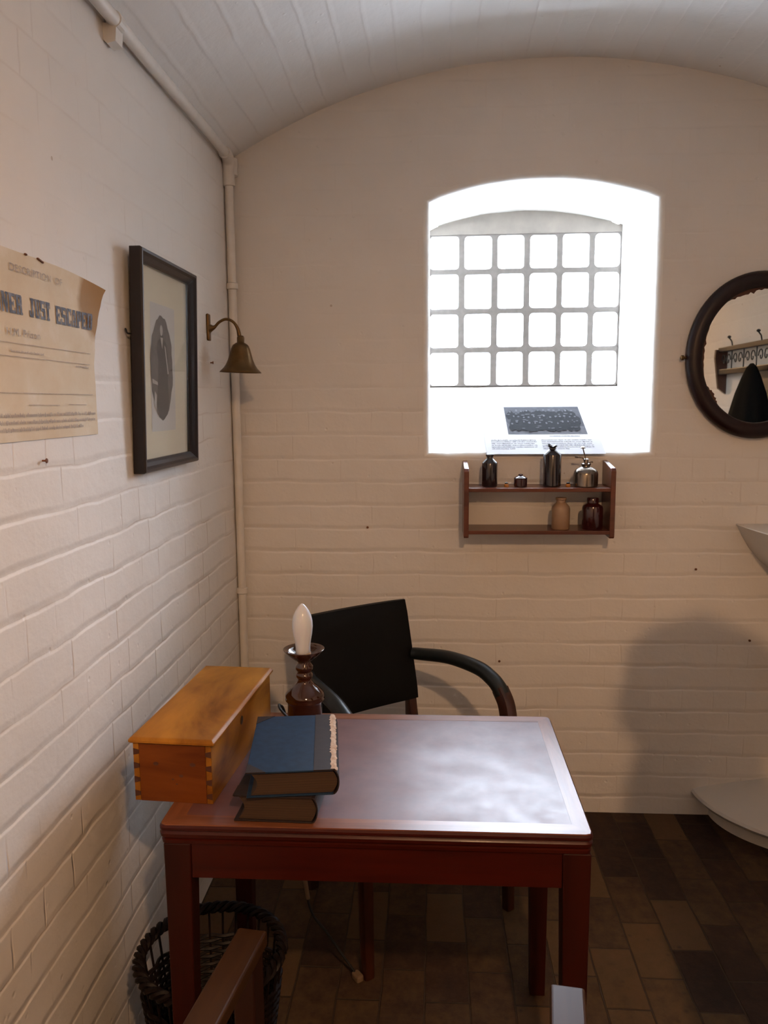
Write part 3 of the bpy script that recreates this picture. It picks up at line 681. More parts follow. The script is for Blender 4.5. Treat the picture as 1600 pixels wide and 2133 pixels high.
# ================================================================ TABLE LAMP
lx, ly = -0.321, 1.905
Lm = thing('table_lamp', 'turned dark brown glazed lamp with bare white candle bulb', 'lamp', (lx, ly, TZ))
bm = NB()
lathe(bm, (lx, ly, TZ), [(0.046, 0), (0.048, 0.003), (0.047, 0.010), (0.044, 0.02), (0.044, 0.060), (0.047, 0.066), (0.050, 0.070), (0.047, 0.074), (0.050, 0.078), (0.049, 0.083), (0.044, 0.090), (0.034, 0.100), (0.025, 0.107), (0.020, 0.114),
     (0.017, 0.120), (0.019, 0.125), (0.022, 0.130), (0.021, 0.136), (0.017, 0.140), (0.019, 0.144), (0.0225, 0.149), (0.0225, 0.156), (0.018, 0.162), (0.016, 0.166), (0.018, 0.170)], 40)
obj('lamp_base', bm, 'lamp_glaze', Lm, smooth=True, auto=False)
bm = NB(); lathe(bm, (lx, ly, TZ), [(0.017, 0.168), (0.026, 0.174), (0.040, 0.186), (0.050, 0.197), (0.052, 0.200), (0.0505, 0.2005), (0.038, 0.190), (0.024, 0.181), (0.012, 0.179)], 40)
obj('drip_pan', bm, 'lamp_glaze', Lm, smooth=True, auto=False)
bm = NB(); lathe(bm, (lx, ly, TZ), [(0.017, 0.178), (0.018, 0.182), (0.018, 0.190), (0.016, 0.196)], 24); obj('bulb_socket', bm, 'lamp_socket', Lm, smooth=True)
bm = NB(); lathe(bm, (lx-0.002, ly, TZ), [(0.0165, 0.186), (0.019, 0.192), (0.0185, 0.205), (0.0205, 0.222), (0.0240, 0.240), (0.0258, 0.258), (0.0252, 0.272), (0.0222, 0.286), (0.0165, 0.299), (0.0095, 0.309), (0.004, 0.3145), (0.001, 0.316)], 32)
obj('candle_bulb', bm, 'opal_glass', Lm, smooth=True, auto=False)
bm = NB(); sweep(bm, catmull([(lx-0.045, ly+0.01, TZ+0.012), (lx-0.068, ly+0.030, TZ+0.026), (lx-0.078, ly+0.055, TZ+0.028), (lx-0.080, ly+0.080, TZ+0.018), (lx-0.070, ly+0.094, TZ-0.01), (lx-0.04, 2.010, 0.60), (lx-0.04, 2.005, 0.42), (-0.350, 1.99, 0.30), (-0.330, 1.985, 0.19), (-0.29, 1.985, 0.13), (-0.235, 1.98, 0.05), (-0.212, 1.975, 0.02)]), 0.0035, 8); obj('cord', bm, 'black_rubber', Lm, smooth=True)
bm = NB(); sweep(bm, [(-0.347, 1.989, 0.285), (-0.338, 1.987, 0.225)], [(0.006, 0.006), (0.0055, 0.0055)], 10); obj('cord_connector', bm, 'cream_plastic', Lm, smooth=True)
bm = NB(); obox(bm, (-0.203, 1.968, 0.011), (0.022, 0.032, 0.020), Matrix.Rotation(R(40), 4, 'Z'), 0.005); obj('plug', bm, 'cream_plastic', Lm)

# ================================================================ BLACK ARMCHAIR behind the table
th_ = R(37.7)
C1 = thing('desk_armchair', 'black leather armchair with wooden legs pushed in behind the table', 'chair', (-0.100, 2.312, 0), th_)
MC1 = WM[C1.name]
def lc(bm): bm.transform(MC1); return bm
# backrest: a bowed padded slab leaning back
bm = NB(); nx, nz = 12, 8; bh0, bh1 = 0.580, 0.905; hwid = 0.203
def bp(u, v, s):
    x = -hwid+2*hwid*u; z = bh0+(bh1-bh0)*v
    y = 0.178+0.075*v+0.012*(1-(2*u-1)**2); th2 = 0.019*(1-0.55*abs(2*u-1)**8)*(1-0.5*abs(2*v-1)**8)
    return (x, y+s*th2, z)
F = [[bm.verts.new(bp(i/nx, j/nz, -1)) for j in range(nz+1)] for i in range(nx+1)]
K = [[bm.verts.new(bp(i/nx, j/nz, 1)) for j in range(nz+1)] for i in range(nx+1)]
for i in range(nx):
    for j in range(nz):
        bm.faces.new((F[i][j], F[i+1][j], F[i+1][j+1], F[i][j+1])); bm.faces.new((K[i][j], K[i][j+1], K[i+1][j+1], K[i+1][j]))
for i in range(nx):
    bm.faces.new((F[i][0], K[i][0], K[i+1][0], F[i+1][0])); bm.faces.new((F[i][nz], F[i+1][nz], K[i+1][nz], K[i][nz]))
for j in range(nz):
    bm.faces.new((F[0][j], F[0][j+1], K[0][j+1], K[0][j])); bm.faces.new((F[nx][j], K[nx][j], K[nx][j+1], F[nx][j+1]))
es = [e for e in bm.edges if len(e.link_faces) == 2 and e.calc_face_angle(0) > 1.0]
bmesh.ops.bevel(bm, geom=es, offset=0.007, segments=3, affect='EDGES')
obj('backrest', lc(bm), 'black_leather', C1, smooth=True)
bm = NB(); loft_rect(bm, -0.235, 0.235, -0.215, 0.200, [(0.02, 0.395), (0.004, 0.402), (0.0, 0.42), (0.003, 0.445), (0.015, 0.462), (0.05, 0.470)], cr=0.03, seg=5); obj('seat', lc(bm), 'black_leather', C1, smooth=True)
bm = NB(); loft_rect(bm, -0.225, 0.225, -0.205, 0.190, [(0, 0.345), (0, 0.398)], cr=0.01); obj('seat_rail', lc(bm), 'chair_wood', C1)
for s in (-1, 1):
    bm = NB(); sweep(bm, [(s*0.185, 0.235, 0.0), (s*0.185, 0.190, 0.36), (s*0.185, 0.185, 0.50), (s*0.186, 0.204, 0.66)], [(0.016, 0.018), (0.017, 0.022), (0.017, 0.02), (0.014, 0.010)], 12, square=True, up=(0, 1, 0)); obj('leg', lc(bm), 'chair_wood', C1, smooth=True)
    path = catmull([(s*0.262, -0.215, 0.0), (s*0.262, -0.206, 0.38), (s*0.263, -0.208, 0.56), (s*0.266, -0.192, 0.650), (s*0.267, -0.160, 0.697)], 6)
    bm = NB(); sweep(bm, path, [(0.015+0.005*min(1, i/10), 0.015+0.007*min(1, i/10)) for i in range(len(path))], 12, square=True, up=(0, 1, 0)); obj('leg', lc(bm), 'chair_wood', C1, smooth=True)
    path = catmull([(s*0.267, -0.172, 0.680), (s*0.267, -0.155, 0.700), (s*0.267, -0.120, 0.720), (s*0.262, -0.06, 0.738), (s*0.245, 0.06, 0.742), (s*0.215, 0.170, 0.730), (s*0.200, 0.200, 0.728)], 6)
    k = len(path)
    bm = NB(); sweep(bm, path, [(0.024-0.004*i/k, 0.026-0.006*i/k) for i in range(k)], 16, up=(0, 1, 0)); obj('armrest', lc(bm), 'arm_leather', C1, smooth=True)

# ================================================================ FOREGROUND WOODEN ARMCHAIR (arms only in view)
a2 = R(-8)
C2 = thing('wooden_armchair', 'plain wooden armchair in front of the desk, only its arms in view', 'chair', (-0.080, 0.965, 0), a2)
MC2 = WM[C2.name]
def l2(bm): bm.transform(MC2); return bm
# local arm ends from the world positions of the two arm fronts
def loc2(x, y): v = MC2.inverted() @ Vector((x, y, 0)); return v.x, v.y
lxa, lya = loc2(-0.3125, 1.257); lxb, lyb = loc2(0.2135, 1.147)
for lx_, ly_, nm in ((lxa, lya, 'l'), (lxb, lyb, 'r')):
    bm = NB(); vv = box(bm, lx_-0.027, lx_+0.027, ly_-0.43, ly_, 0.632, 0.660, 0.005, 3)
    obj('armrest', l2(bm), 'arm_wood', C2)
    bm = NB(); box(bm, lx_-0.018, lx_+0.021, ly_-0.055, ly_-0.010, 0.0, 0.632, 0.003); obj('leg', l2(bm), 'arm_post_wood', C2)
    bm = NB(); box(bm, lx_-0.017, lx_+0.017, ly_-0.465, ly_-0.425, 0.0, 0.83, 0.003); obj('leg', l2(bm), 'arm_post_wood', C2)
ymn = min(lya, lyb)
bm = NB(); box(bm, lxa-0.01, lxb+0.01, ymn-0.44, ymn-0.035, 0.415, 0.445, 0.008); obj('seat', l2(bm), 'arm_wood', C2)
bm = NB(); box(bm, lxa+0.018, lxb-0.018, ymn-0.44, ymn-0.42, 0.70, 0.82, 0.004); box(bm, lxa+0.018, lxb-0.018, ymn-0.44, ymn-0.42, 0.52, 0.58, 0.004); obj('backrest', l2(bm), 'arm_wood', C2)
bm = NB(); box(bm, lxa+0.021, lxb-0.018, ymn-0.045, ymn-0.025, 0.36, 0.415, 0.002); obj('seat_rail', l2(bm), 'arm_post_wood', C2)

# ================================================================ WICKER BASKET under the table
bx, by = -0.497, 1.610
BK = thing('wicker_basket', 'dark woven wicker waste basket on the floor under the desk corner', 'basket', (bx, by, 0))
def brad(z): return 0.115+0.045*(z/0.35)
bm = NB()
for k in range(3):
    pts = []
    for i in range(150):
        a = 2*PI*i/150; ph = a*16+k*2*PI/3; rr = 0.158+0.009*math.cos(ph); pts.append((bx+rr*math.cos(a), by+rr*math.sin(a), 0.346+0.008*math.sin(ph)))
    sweep(bm, pts, 0.0062, 6, closed=True)
obj('rim', bm, 'wicker', BK, smooth=True)
bm = NB()
for i in range(30):
    a = 2*PI*i/30; sweep(bm, [(bx+brad(z)*math.cos(a), by+brad(z)*math.sin(a), z) for z in (0.0, 0.12, 0.24, 0.345)], 0.0030, 6)
obj('stakes', bm, 'wicker', BK, smooth=True)
bm = NB()
for r_ in range(30):
    z = 0.006+r_*0.0093; pts = []
    for i in range(120):
        a = 2*PI*i/120; pts.append((bx+(brad(z)+0.0042*math.cos(a*15+(r_ % 2)*PI))*math.cos(a), by+(brad(z)+0.0042*math.cos(a*15+(r_ % 2)*PI))*math.sin(a), z))
    sweep(bm, pts, 0.0046, 5, closed=True)
obj('woven_side', bm, 'wicker', BK, smooth=True)
bm = NB(); lathe(bm, (bx, by, 0), [(0.112, 0.0), (0.112, 0.008)], 40); obj('basket_base', bm, 'wicker', BK)

# ================================================================ WALL SHELF
S = thing('wall_shelf', 'small two-tier reddish wood shelf of bottles under the window', 'shelf', (0.372, YB-0.07, 1.094))
y0 = YB-0.147
for x0, x1 in ((0.112, 0.129), (0.617, 0.634)):
    bm = NB(); prism(bm, [(x0, YB, 1.097), (x0, y0+0.006, 1.094), (x0, y0, 1.100), (x0, y0, 1.330), (x0, y0+0.008, 1.340), (x0, YB, 1.358)], (x1-x0, 0, 0)); bmesh.ops.bevel(bm, geom=bm.edges[:], offset=0.0015, segments=1, affect='EDGES'); obj('side_panel', bm, 'shelf_wood', S)
for z in (1.108, 1.258):
    bm = NB(); box(bm, 0.1285, 0.6175, y0+0.003, YB, z, z+0.0135, 0.0015); obj('shelf_board', bm, 'shelf_wood', S)
Z1, Z2 = 1.2715, 1.1215
def bottle(name, label, x, y, z, prof, mat, group=None, n=28, extra=None, cat='bottle'):
    t = thing(name, label, cat, (x, y, z), group=group)
    bm = NB(); lathe(bm, (x, y, z), prof, n); obj('body', bm, mat, t, smooth=True)
    return t
def stopper(t, x, y, z, prof, mat, nm='stopper'):
    bm = NB(); lathe(bm, (x, y, z), prof, 20); obj(nm, bm, mat, t, smooth=True)
G = 'bottles and jars on the wall shelf'
t = bottle('ink_bottle', 'short black glass bottle at the left end of the upper shelf', 0.205, 2.826, Z1, [(0.0255, 0), (0.0275, 0.003), (0.0275, 0.083), (0.0262, 0.086), (0.013, 0.098), (0.0115, 0.101), (0.0115, 0.108)], 'dark_glass', G)
stopper(t, 0.205, 2.826, Z1, [(0.0125, 0.106), (0.0145, 0.108), (0.0145, 0.114), (0.010, 0.1145)], 'dark_glass', 'lip')
t = bottle('ink_bottle', 'tallest black glass bottle with chipped lip on the upper shelf', 0.424, 2.824, Z1, [(0.0290, 0), (0.0315, 0.003), (0.0315, 0.111), (0.030, 0.115), (0.016, 0.128), (0.0125, 0.131), (0.0125, 0.139)], 'dark_glass', G)
bm = NB(); lathe(bm, (0.424, 2.824, Z1), [(0.0125, 0.137), (0.0168, 0.141), (0.0168, 0.145), (0.011, 0.1455)], 20)
for v in bm.verts:
    if v.co.x < 0.414 and v.co.z > Z1+0.142: v.co.z += 0.006
    if v.co.x > 0.417 and v.co.x < 0.425 and v.co.z > Z1+0.142: v.co.z -= 0.003
obj('lip', bm, 'dark_glass', t, smooth=True)
t = bottle('small_jar', 'squat dark brown jar with knobbed lid on the upper shelf', 0.313, 2.812, Z1, [(0.0215, 0), (0.0235, 0.002), (0.0235, 0.028), (0.0215, 0.030)], 'brown_glass', G, cat='jar')
stopper(t, 0.313, 2.812, Z1, [(0.0235, 0.0285), (0.0238, 0.032), (0.016, 0.037), (0.008, 0.040), (0.0085, 0.044), (0.003, 0.046)], 'brown_glass', 'lid')
for x, lab in ((0.263, 'tiny amber glass pot between short black bottle and squat jar'), (0.478, 'tiny amber glass pot between tall black bottle and silver atomiser')):
    t = bottle('glass_pot', lab, x, 2.805, Z1, [(0.007, 0), (0.0085, 0.002), (0.0085, 0.008), (0.006, 0.011)], 'amber_glass', G, 16, cat='pot')
    stopper(t, x, 2.805, Z1, [(0.006, 0.0105), (0.0065, 0.013), (0.003, 0.017), (0.001, 0.0175)], 'dark_glass', 'lid')
# atomiser
ax, ay = 0.541, 2.818
t = bottle('perfume_atomiser', 'tarnished silver atomiser with thin plunger on the upper shelf', ax, ay, Z1, [(0.040, 0), (0.0425, 0.003), (0.0425, 0.044), (0.040, 0.054), (0.033, 0.062), (0.022, 0.068), (0.014, 0.071), (0.013, 0.076)], 'tarnished_silver', G, 32, cat='atomiser')
bm = NB(); lathe(bm, (ax, ay, Z1), [(0.015, 0.074), (0.0165, 0.076), (0.0165, 0.081), (0.009, 0.083), (0.008, 0.094), (0.0095, 0.096), (0.005, 0.099)], 20); obj('collar', bm, 'tarnished_silver', t, smooth=True)
bm = NB(); sweep(bm, [(ax-0.002, ay, Z1+0.097), (ax-0.012, ay, Z1+0.134)], 0.0022, 8); lathe(bm, (ax-0.012, ay, Z1+0.133), [(0.003, 0), (0.0095, 0.002), (0.0095, 0.004), (0.005, 0.0075), (0.001, 0.008)], 16); obj('plunger', bm, 'tarnished_silver', t, smooth=True)
bm = NB(); sweep(bm, catmull([(ax-0.004, ay, Z1+0.086), (ax-0.012, ay-0.002, Z1+0.100), (ax-0.024, ay-0.003, Z1+0.103), (ax-0.036, ay-0.004, Z1+0.104)]), 0.0024, 8); sweep(bm, [(ax-0.030, ay-0.004, Z1+0.104), (ax-0.040, ay-0.004, Z1+0.1045)], 0.0035, 8); obj('spout', bm, 'tarnished_silver', t, smooth=True)
bm = NB(); sweep(bm, catmull([(ax+0.008, ay, Z1+0.080), (ax+0.016, ay, Z1+0.086), (ax+0.024, ay, Z1+0.086)]), 0.0028, 8); obj('valve_knob', bm, 'tarnished_silver', t, smooth=True)
t = bottle('stoneware_bottle', 'tan stoneware bottle on the lower shelf', 0.456, 2.812, Z2, [(0.0300, 0), (0.0320, 0.003), (0.0320, 0.072), (0.0300, 0.080), (0.021, 0.090), (0.0165, 0.094), (0.0160, 0.104)], 'stoneware', G)
stopper(t, 0.456, 2.812, Z2, [(0.0165, 0.1025), (0.0195, 0.105), (0.0195, 0.111), (0.016, 0.112)], 'stoneware', 'lip')
t = bottle('apothecary_jar', 'very dark brown glass jar at the right end of the lower shelf', 0.566, 2.808, Z2, [(0.0345, 0), (0.0365, 0.003), (0.0365, 0.074), (0.0340, 0.082), (0.021, 0.090), (0.019, 0.093)], 'brown_glass', G, cat='jar')
stopper(t, 0.566, 2.808, Z2, [(0.0185, 0.0915), (0.0205, 0.094), (0.0205, 0.108), (0.018, 0.112)], 'brown_glass', 'lid')

# ================================================================ SHEET ON THE SLOPING SILL
k = (1.632-1.388)/(3.447-YB)
def sp(x, y, h=0.0): return Vector((x, y, 1.388+k*(y-YB)+0.007+h))
n_up = Vector((0, -k, 1)).normalized(); usl = Vector((0, 1, k)).normalized()
PS = thing('information_sheet', 'large white printed sheet with group photograph on the window sill', 'paper', (0.41, 3.05, 1.39))
bm = NB(); q = [sp(0.198, 2.878), sp(0.622, 2.878), sp(0.622, 3.262), sp(0.198, 3.262)]; prism(bm, q, n_up*0.0008); obj('paper_sheet', bm, 'sheet_white', PS)
ph0, ph1, pw0, pw1 = 3.022, 3.244, 0.288, 0.583
def pr(bm, pts2, h, m=None): bm.faces.new([bm.verts.new(sp(x, y)+n_up*h) for x, y in pts2])
bm = NB(); pr(bm, [(pw0, ph0), (pw1, ph0), (pw1, ph1), (pw0, ph1)], 0.0011)
photo = obj('photograph', bm, 'sheet_photo_mid', PS)
rnd = random.Random(11)
bd, bl_, bg_ = NB(), NB(), NB()
def blob(bm, cx_, cy_, rx, ry, h, n=10, rag=0.15):
    pr(bm, [(cx_+rx*math.cos(2*PI*i/n)*(1+rnd.uniform(-rag, rag)), cy_+ry*math.sin(2*PI*i/n)*(1+rnd.uniform(-rag, rag))) for i in range(n)], h)
pr(bg_, [(pw0, ph0), (pw1, ph0), (pw1, ph0+0.060), (0.50, ph0+0.052), (0.40, ph0+0.064), (pw0+0.02, ph0+0.055), (pw0, ph0+0.10)], 0.0014)
for row, (yy, nn) in enumerate(((3.185, 12), (3.135, 13), (3.085, 12))):
    for i in range(nn):
        x = pw0+0.022+(pw1-pw0-0.035)*(i+0.5*(row % 2)*0.8)/nn+rnd.uniform(-.003, .003)
        blob(bd, x, yy-0.010+rnd.uniform(-.006, .006), rnd.uniform(.013, .019), rnd.uniform(.026, .038), 0.0016+row*0.0008+i*0.00001, 9, .3)
        blob(bl_, x+rnd.uniform(-.002, .002), yy+0.024+rnd.uniform(-.008, .008), rnd.uniform(.003, .0055), rnd.uniform(.005, .009), 0.0019+row*0.0008+i*0.00001, 8)
        if rnd.random() < .7: blob(bl_, x+rnd.uniform(-.010, .010), yy-0.012+rnd.uniform(-.012, .012), rnd.uniform(.003, .010), 0.0035, 0.0019+row*0.0008+0.0003, 6, .4)
obj('photograph_background', bg_, 'sheet_photo_pale', photo); obj('photograph_figures', bd, 'sheet_photo_dark', photo); obj('photograph_faces', bl_, 'sheet_photo_pale', photo)
for col0, col1 in ((0.220, 0.385), (0.405, 0.590)):
    bm = NB()
    for i in range(6):
        y = 2.975-i*0.0125
        word_marks(bm, sp(col0, y)+n_up*0.0012, (1, 0, 0), usl, (col1-col0)*(1 if i < 5 else 0.5), 0.0065, i*7+int(col0*100), n_up)
    obj('printed_text', bm, 'ink_grey', PS)
bm = NB(); word_marks(bm, sp(0.44, 3.004)+n_up*0.0012, (1, 0, 0), usl, 0.11, 0.006, 91, n_up)
obj('printed_text', bm, 'ink_grey', PS)

# ================================================================ BELL SCONCE
SC = thing('bell_wall_lamp', 'brass wall lamp with bell shade on curved arm beside the picture', 'lamp', (XL, 2.593, 1.772))
bm = NB(); box(bm, XL, XL+0.009, 2.580, 2.606, 1.774, 1.860, 0.004, 3); obj('wall_plate', bm, 'brass', SC)
bm = NB(); path = catmull([(-0.724, 2.593, 1.814), (-0.706, 2.593, 1.818), (-0.690, 2.593, 1.833), (-0.668, 2.593, 1.842), (-0.645, 2.593, 1.834), (-0.630, 2.593, 1.812), (-0.624, 2.593, 1.784)], 7)
sweep(bm, path, [(0.0045+0.013*max(0, 1-i/9)**1.5+0.003*max(0, (i-30)/12), )*2 for i in range(len(path))], 14, up=(0, 1, 0)); obj('arm', bm, 'brass', SC, smooth=True)
bm = NB(); Mt = Matrix.Rotation(R(2.0), 4, 'Y')
lathe(bm, (-0.625, 2.593, 1.671), [(0.068, 0.0), (0.066, 0.003), (0.055, 0.014), (0.047, 0.026), (0.040, 0.042), (0.0355, 0.058), (0.031, 0.075), (0.026, 0.087), (0.017, 0.094), (0.012, 0.096), (0.012, 0.112), (0.009, 0.118), (0.005, 0.119)], 36, cap0=False, M=Mt)
lathe(bm, (-0.625, 2.593, 1.671), [(0.068, 0.0), (0.064, 0.002), (0.053, 0.013), (0.038, 0.04), (0.029, 0.073), (0.016, 0.09), (0.002, 0.092)], 36, cap0=False, M=Mt)
bmesh.ops.remove_doubles(bm, verts=bm.verts[:], dist=1e-5); obj('bell_shade', bm, 'brass', SC, smooth=True, auto=False)
bm = NB(); lathe(bm, (-0.625, 2.593, 1.705), [(0.004, 0), (0.018, 0.012), (0.022, 0.025), (0.015, 0.045), (0.012, 0.055)], 16); obj('lamp_bulb', bm, 'opal_glass', SC, smooth=True)

# ================================================================ FRAMED PORTRAIT
FR = thing('framed_portrait', 'black framed portrait of a standing figure on the left wall', 'picture', (XL, 2.09, 1.402))
fy0, fy1, fz0, fz1 = 1.888, 2.332, 1.402, 1.940; tilt = 0.016/(fz1-fz0)
def fp(y, z, h): return (XL+0.003+(z-fz0)*tilt+h, y, z)
bm = NB()
prof = [(0.0, 0.0), (0.0, 0.026), (0.003, 0.030), (0.009, 0.030), (0.015, 0.024), (0.024, 0.018), (0.030, 0.013), (0.030, 0.0)]
rings = []
for ins, h in prof:
    rings.append([bm.verts.new(fp(y, z, h)) for y, z in ((fy0+ins, fz0+ins), (fy1-ins, fz0+ins), (fy1-ins, fz1-ins), (fy0+ins, fz1-ins))])
for a, b in zip(rings, rings[1:]+rings[:1]):
    for i in range(4): bm.faces.new((a[i], a[(i+1) % 4], b[(i+1) % 4], b[i]))
obj('frame', bm, 'frame_wood', FR)
def fpoly(bm, pts2, h): bm.faces.new([bm.verts.new(fp(y, z, h)) for y, z in pts2])
bm = NB(); prism(bm, [fp(y, z, 0.001) for y, z in ((fy0+.029, fz0+.029), (fy1-.029, fz0+.029), (fy1-.029, fz1-.029), (fy0+.029, fz1-.029))], (0.004, 0, 0)); obj('mount', bm, 'mount_card', FR)
bm = NB(); fpoly(bm, [(2.005, 1.500), (2.195, 1.500), (2.195, 1.828), (2.005, 1.828)], 0.0055); pp = obj('portrait_print', bm, 'print_paper', FR)
rnd = random.Random(4)
pc = (2.088, 1.664)
bm = NB(); fpoly(bm, [(pc[0]+0.086*math.cos(a)*(1+rnd.uniform(-.05, .05)), pc[1]+0.135*math.sin(a)*(1+rnd.uniform(-.03, .03))) for a in [2*PI*i/40 for i in range(40)]], 0.0060); obj('portrait_background', bm, 'print_dark', pp)
bm = NB()
body = [(-.028, -.128), (-.045, -.090), (-.034, -.030), (-.030, .020), (-.040, .045), (-.034, .068), (-.012, .078), (-.010, .088), (.012, .088), (.014, .078), (.036, .064), (.046, .030), (.050, -.010), (.042, -.030), (.052, -.085), (.040, -.120), (.010, -.133)]
fpoly(bm, [(pc[0]+x, pc[1]+z) for x, z in body], 0.0064); obj('portrait_figure', bm, 'print_darker', pp)
bm = NB()
fpoly(bm, [(pc[0]-0.004+0.011*math.cos(a), pc[1]+0.098+0.014*math.sin(a)) for a in [2*PI*i/14 for i in range(14)]], 0.0068)
fpoly(bm, [(pc[0]-.012, pc[1]+.080), (pc[0]+.008, pc[1]+.080), (pc[0]+.002, pc[1]+.050)], 0.0068)
fpoly(bm, [(pc[0]+.018, pc[1]+.062), (pc[0]+.028, pc[1]+.056), (pc[0]+.050, pc[1]-.012), (pc[0]+.042, pc[1]-.014)], 0.0068)
fpoly(bm, [(pc[0]-.078, pc[1]-.028), (pc[0]-.038, pc[1]-.036), (pc[0]-.036, pc[1]-.044), (pc[0]-.076, pc[1]-.040)], 0.0068)
fpoly(bm, [(pc[0]-.060, pc[1]-.060), (pc[0]-.046, pc[1]-.070), (pc[0]-.050, pc[1]-.110), (pc[0]-.066, pc[1]-.095)], 0.0068)
obj('portrait_highlight', bm, 'print_light', pp)
bm = NB(); prism(bm, [fp(y, z, 0.0105) for y, z in ((fy0+.029, fz0+.029), (fy1-.029, fz0+.029), (fy1-.029, fz1-.029), (fy0+.029, fz1-.029))], (0.0015, 0, 0)); obj('picture_glass', bm, 'picture_glass', FR)
bm = NB(); sweep(bm, catmull([(XL+0.003, fy0-0.001, 1.745), (XL+0.006, fy0-0.014, 1.748), (XL+0.010, fy0-0.014, 1.738), (XL+0.014, fy0-0.001, 1.738)]), 0.0022, 6); obj('hanging_hook', bm, 'wrought_iron', FR)

# ================================================================ POSTER
PT = thing('wanted_poster', 'yellowed escaped prisoner notice with curling brown corner on the wall', 'poster', (XL, 1.35, 1.505))
py0, py1, pz0, pz1 = 0.93, 1.695, 1.507, 1.838
bm = NB(); uvl = bm.loops.layers.uv.new('UVMap'); nu, nv = 44, 22
def post(y, z):
    h = 0.0022+0.0012*noise.noise(Vector((y*16, z*16, 2)))
    dd = (y-1.60)*0.75+(z-1.755)*0.66
    if dd > 0: h += 1.7*dd*dd
    top = 0.0
    top = -1.5*dd*dd if dd > 0 else 0.0
    return (XL+h, y+(0.12*dd if dd > 0 else 0), z+top)
def edge(u, v):
    y = py0+(py1-py0)*u; z = pz0+(pz1-pz0)*v
    if u == 1: y += 0.004*noise.noise(Vector((z*30, 0, 0)))
    return post(y, z)
V = [[bm.verts.new(edge(i/nu, j/nv)) for j in range(nv+1)] for i in range(nu+1)]
for i in range(nu):
    for j in range(nv):
        f = bm.faces.new((V[i][j], V[i+1][j], V[i+1][j+1], V[i][j+1]))
        for l in f.loops: l[uvl].uv = (l.vert.co.y, l.vert.co.z)
o = obj('poster_sheet', bm, 'aged_poster', PT, smooth=True)
UY, UZ, ph = (0, 1, 0), (0, 0, 1), XL+0.0042
wp = lambda y, z: post(y, z)[0]+0.0012
slab_word('heading_word', 'PRISONER', (0, 1.212, 1.729), 0.190, 0.034, 'poster_ink', PT, wp)
slab_word('heading_word', 'JUST', (0, 1.426, 1.729), 0.080, 0.034, 'poster_ink', PT, wp)
slab_word('heading_word', 'ESCAPED', (0, 1.530, 1.727), 0.152, 0.034, 'poster_ink', PT, wp)
bm = NB()
text_bm(bm, 'DESCRIPTION  OF', (ph, 1.366, 1.802), UY, UZ, 0.196, 0.0125, off=0.0)
text_bm(bm, 'A', (ph, 1.30, 1.775), UY, UZ, 0.012, 0.012)
text_bm(bm, 'from', (ph, 1.255, 1.692), UY, UZ, 0.060, 0.012)
text_bm(bm, 'H.M. Prison', (ph, 1.342, 1.691), UY, UZ, 0.116, 0.0125)
for zz_, yb0, yb1, hh in ((1.550, 1.0, 1.682, 0.0065), (1.5375, 1.0, 1.684, 0.0065), (1.525, 1.0, 1.620, 0.0065)): word_marks(bm, (ph, yb0, zz_), UY, UZ, yb1-yb0, hh, int(zz_*1000), None)
for zz_, yb0, yb1 in ((1.678, 1.0, 1.675), (1.655, 1.0, 1.668), (1.592, 1.0, 1.675), (1.5705, 1.40, 1.52), (1.571, 1.56, 1.64)):
    bm.faces.new([bm.verts.new(q_) for q_ in ((ph, yb0, zz_), (ph, yb1, zz_-0.001), (ph, yb1, zz_), (ph, yb0, zz_+0.001))])
word_marks(bm, (ph, 1.35, 1.6625), UY, UZ, 0.12, 0.004, 5, None); word_marks(bm, (ph, 1.60, 1.6465), UY, UZ, 0.06, 0.004, 6, None)
obj('small_print', bm, 'poster_ink_faded', PT)
for y, wd in ((1.425, 0.006), (1.478, 0.022)):
    bm = NB(); obox(bm, (XL+0.004, y, 1.838-(y-1.42)*0.03), (0.004, wd, 0.003), Matrix.Rotation(R(-12), 4, 'X'), 0.0008); obj('staple', bm, 'rust', PT)

# ================================================================ OVAL MIRROR
mxc, mzc, ma, mb = 1.140, 1.722, 0.250, 0.288
MR = thing('oval_mirror', 'round dark wooden framed mirror hanging right of the window', 'mirror', (mxc, YB-0.03, mzc-mb))
bm = NB(); n = 72; prof = [(0.0, 0.0), (0.0, 0.014), (0.010, 0.026), (0.026, 0.032), (0.042, 0.029), (0.053, 0.021), (0.056, 0.012), (0.056, 0.0)]
rings = []
for ins, h in prof: rings.append([bm.verts.new((mxc+(ma-ins)*math.cos(2*PI*i/n), YB-0.012-h, mzc+(mb-ins)*math.sin(2*PI*i/n))) for i in range(n)])
for a, b in zip(rings, rings[1:]+rings[:1]):
    for i in range(n): bm.faces.new((a[i], a[(i+1) % n], b[(i+1) % n], b[i]))
obj('mirror_frame', bm, 'mirror_frame_wood', MR, smooth=True, auto=False)
bm = NB(); prism(bm, [(mxc+(ma-.052)*math.cos(2*PI*i/n), YB-0.018, mzc+(mb-.052)*math.sin(2*PI*i/n)) for i in range(n)], (0, 0.006, 0)); obj('mirror_glass', bm, 'mirror_silver', MR)
bm = NB(); prism(bm, [(mxc+(ma-.010)*math.cos(2*PI*i/n), YB, mzc+(mb-.010)*math.sin(2*PI*i/n)) for i in range(n)], (0, -0.0115, 0)); obj('backing_board', bm, 'pine_dark', MR)
for s in (-1, 1):
    bm = NB(); lathe(bm, (mxc+s*(ma-0.003), YB-0.022, mzc-0.004), [(0.004, 0), (0.004, 0.010), (0.009, 0.012), (0.009, 0.019), (0.005, 0.022)], 14, M=Matrix.Rotation(R(90*s), 4, 'Y')); obj('pivot_knob', bm, 'brass', MR, smooth=True)
rnd = random.Random(8)
bm = NB()       # lost silvering round the rim
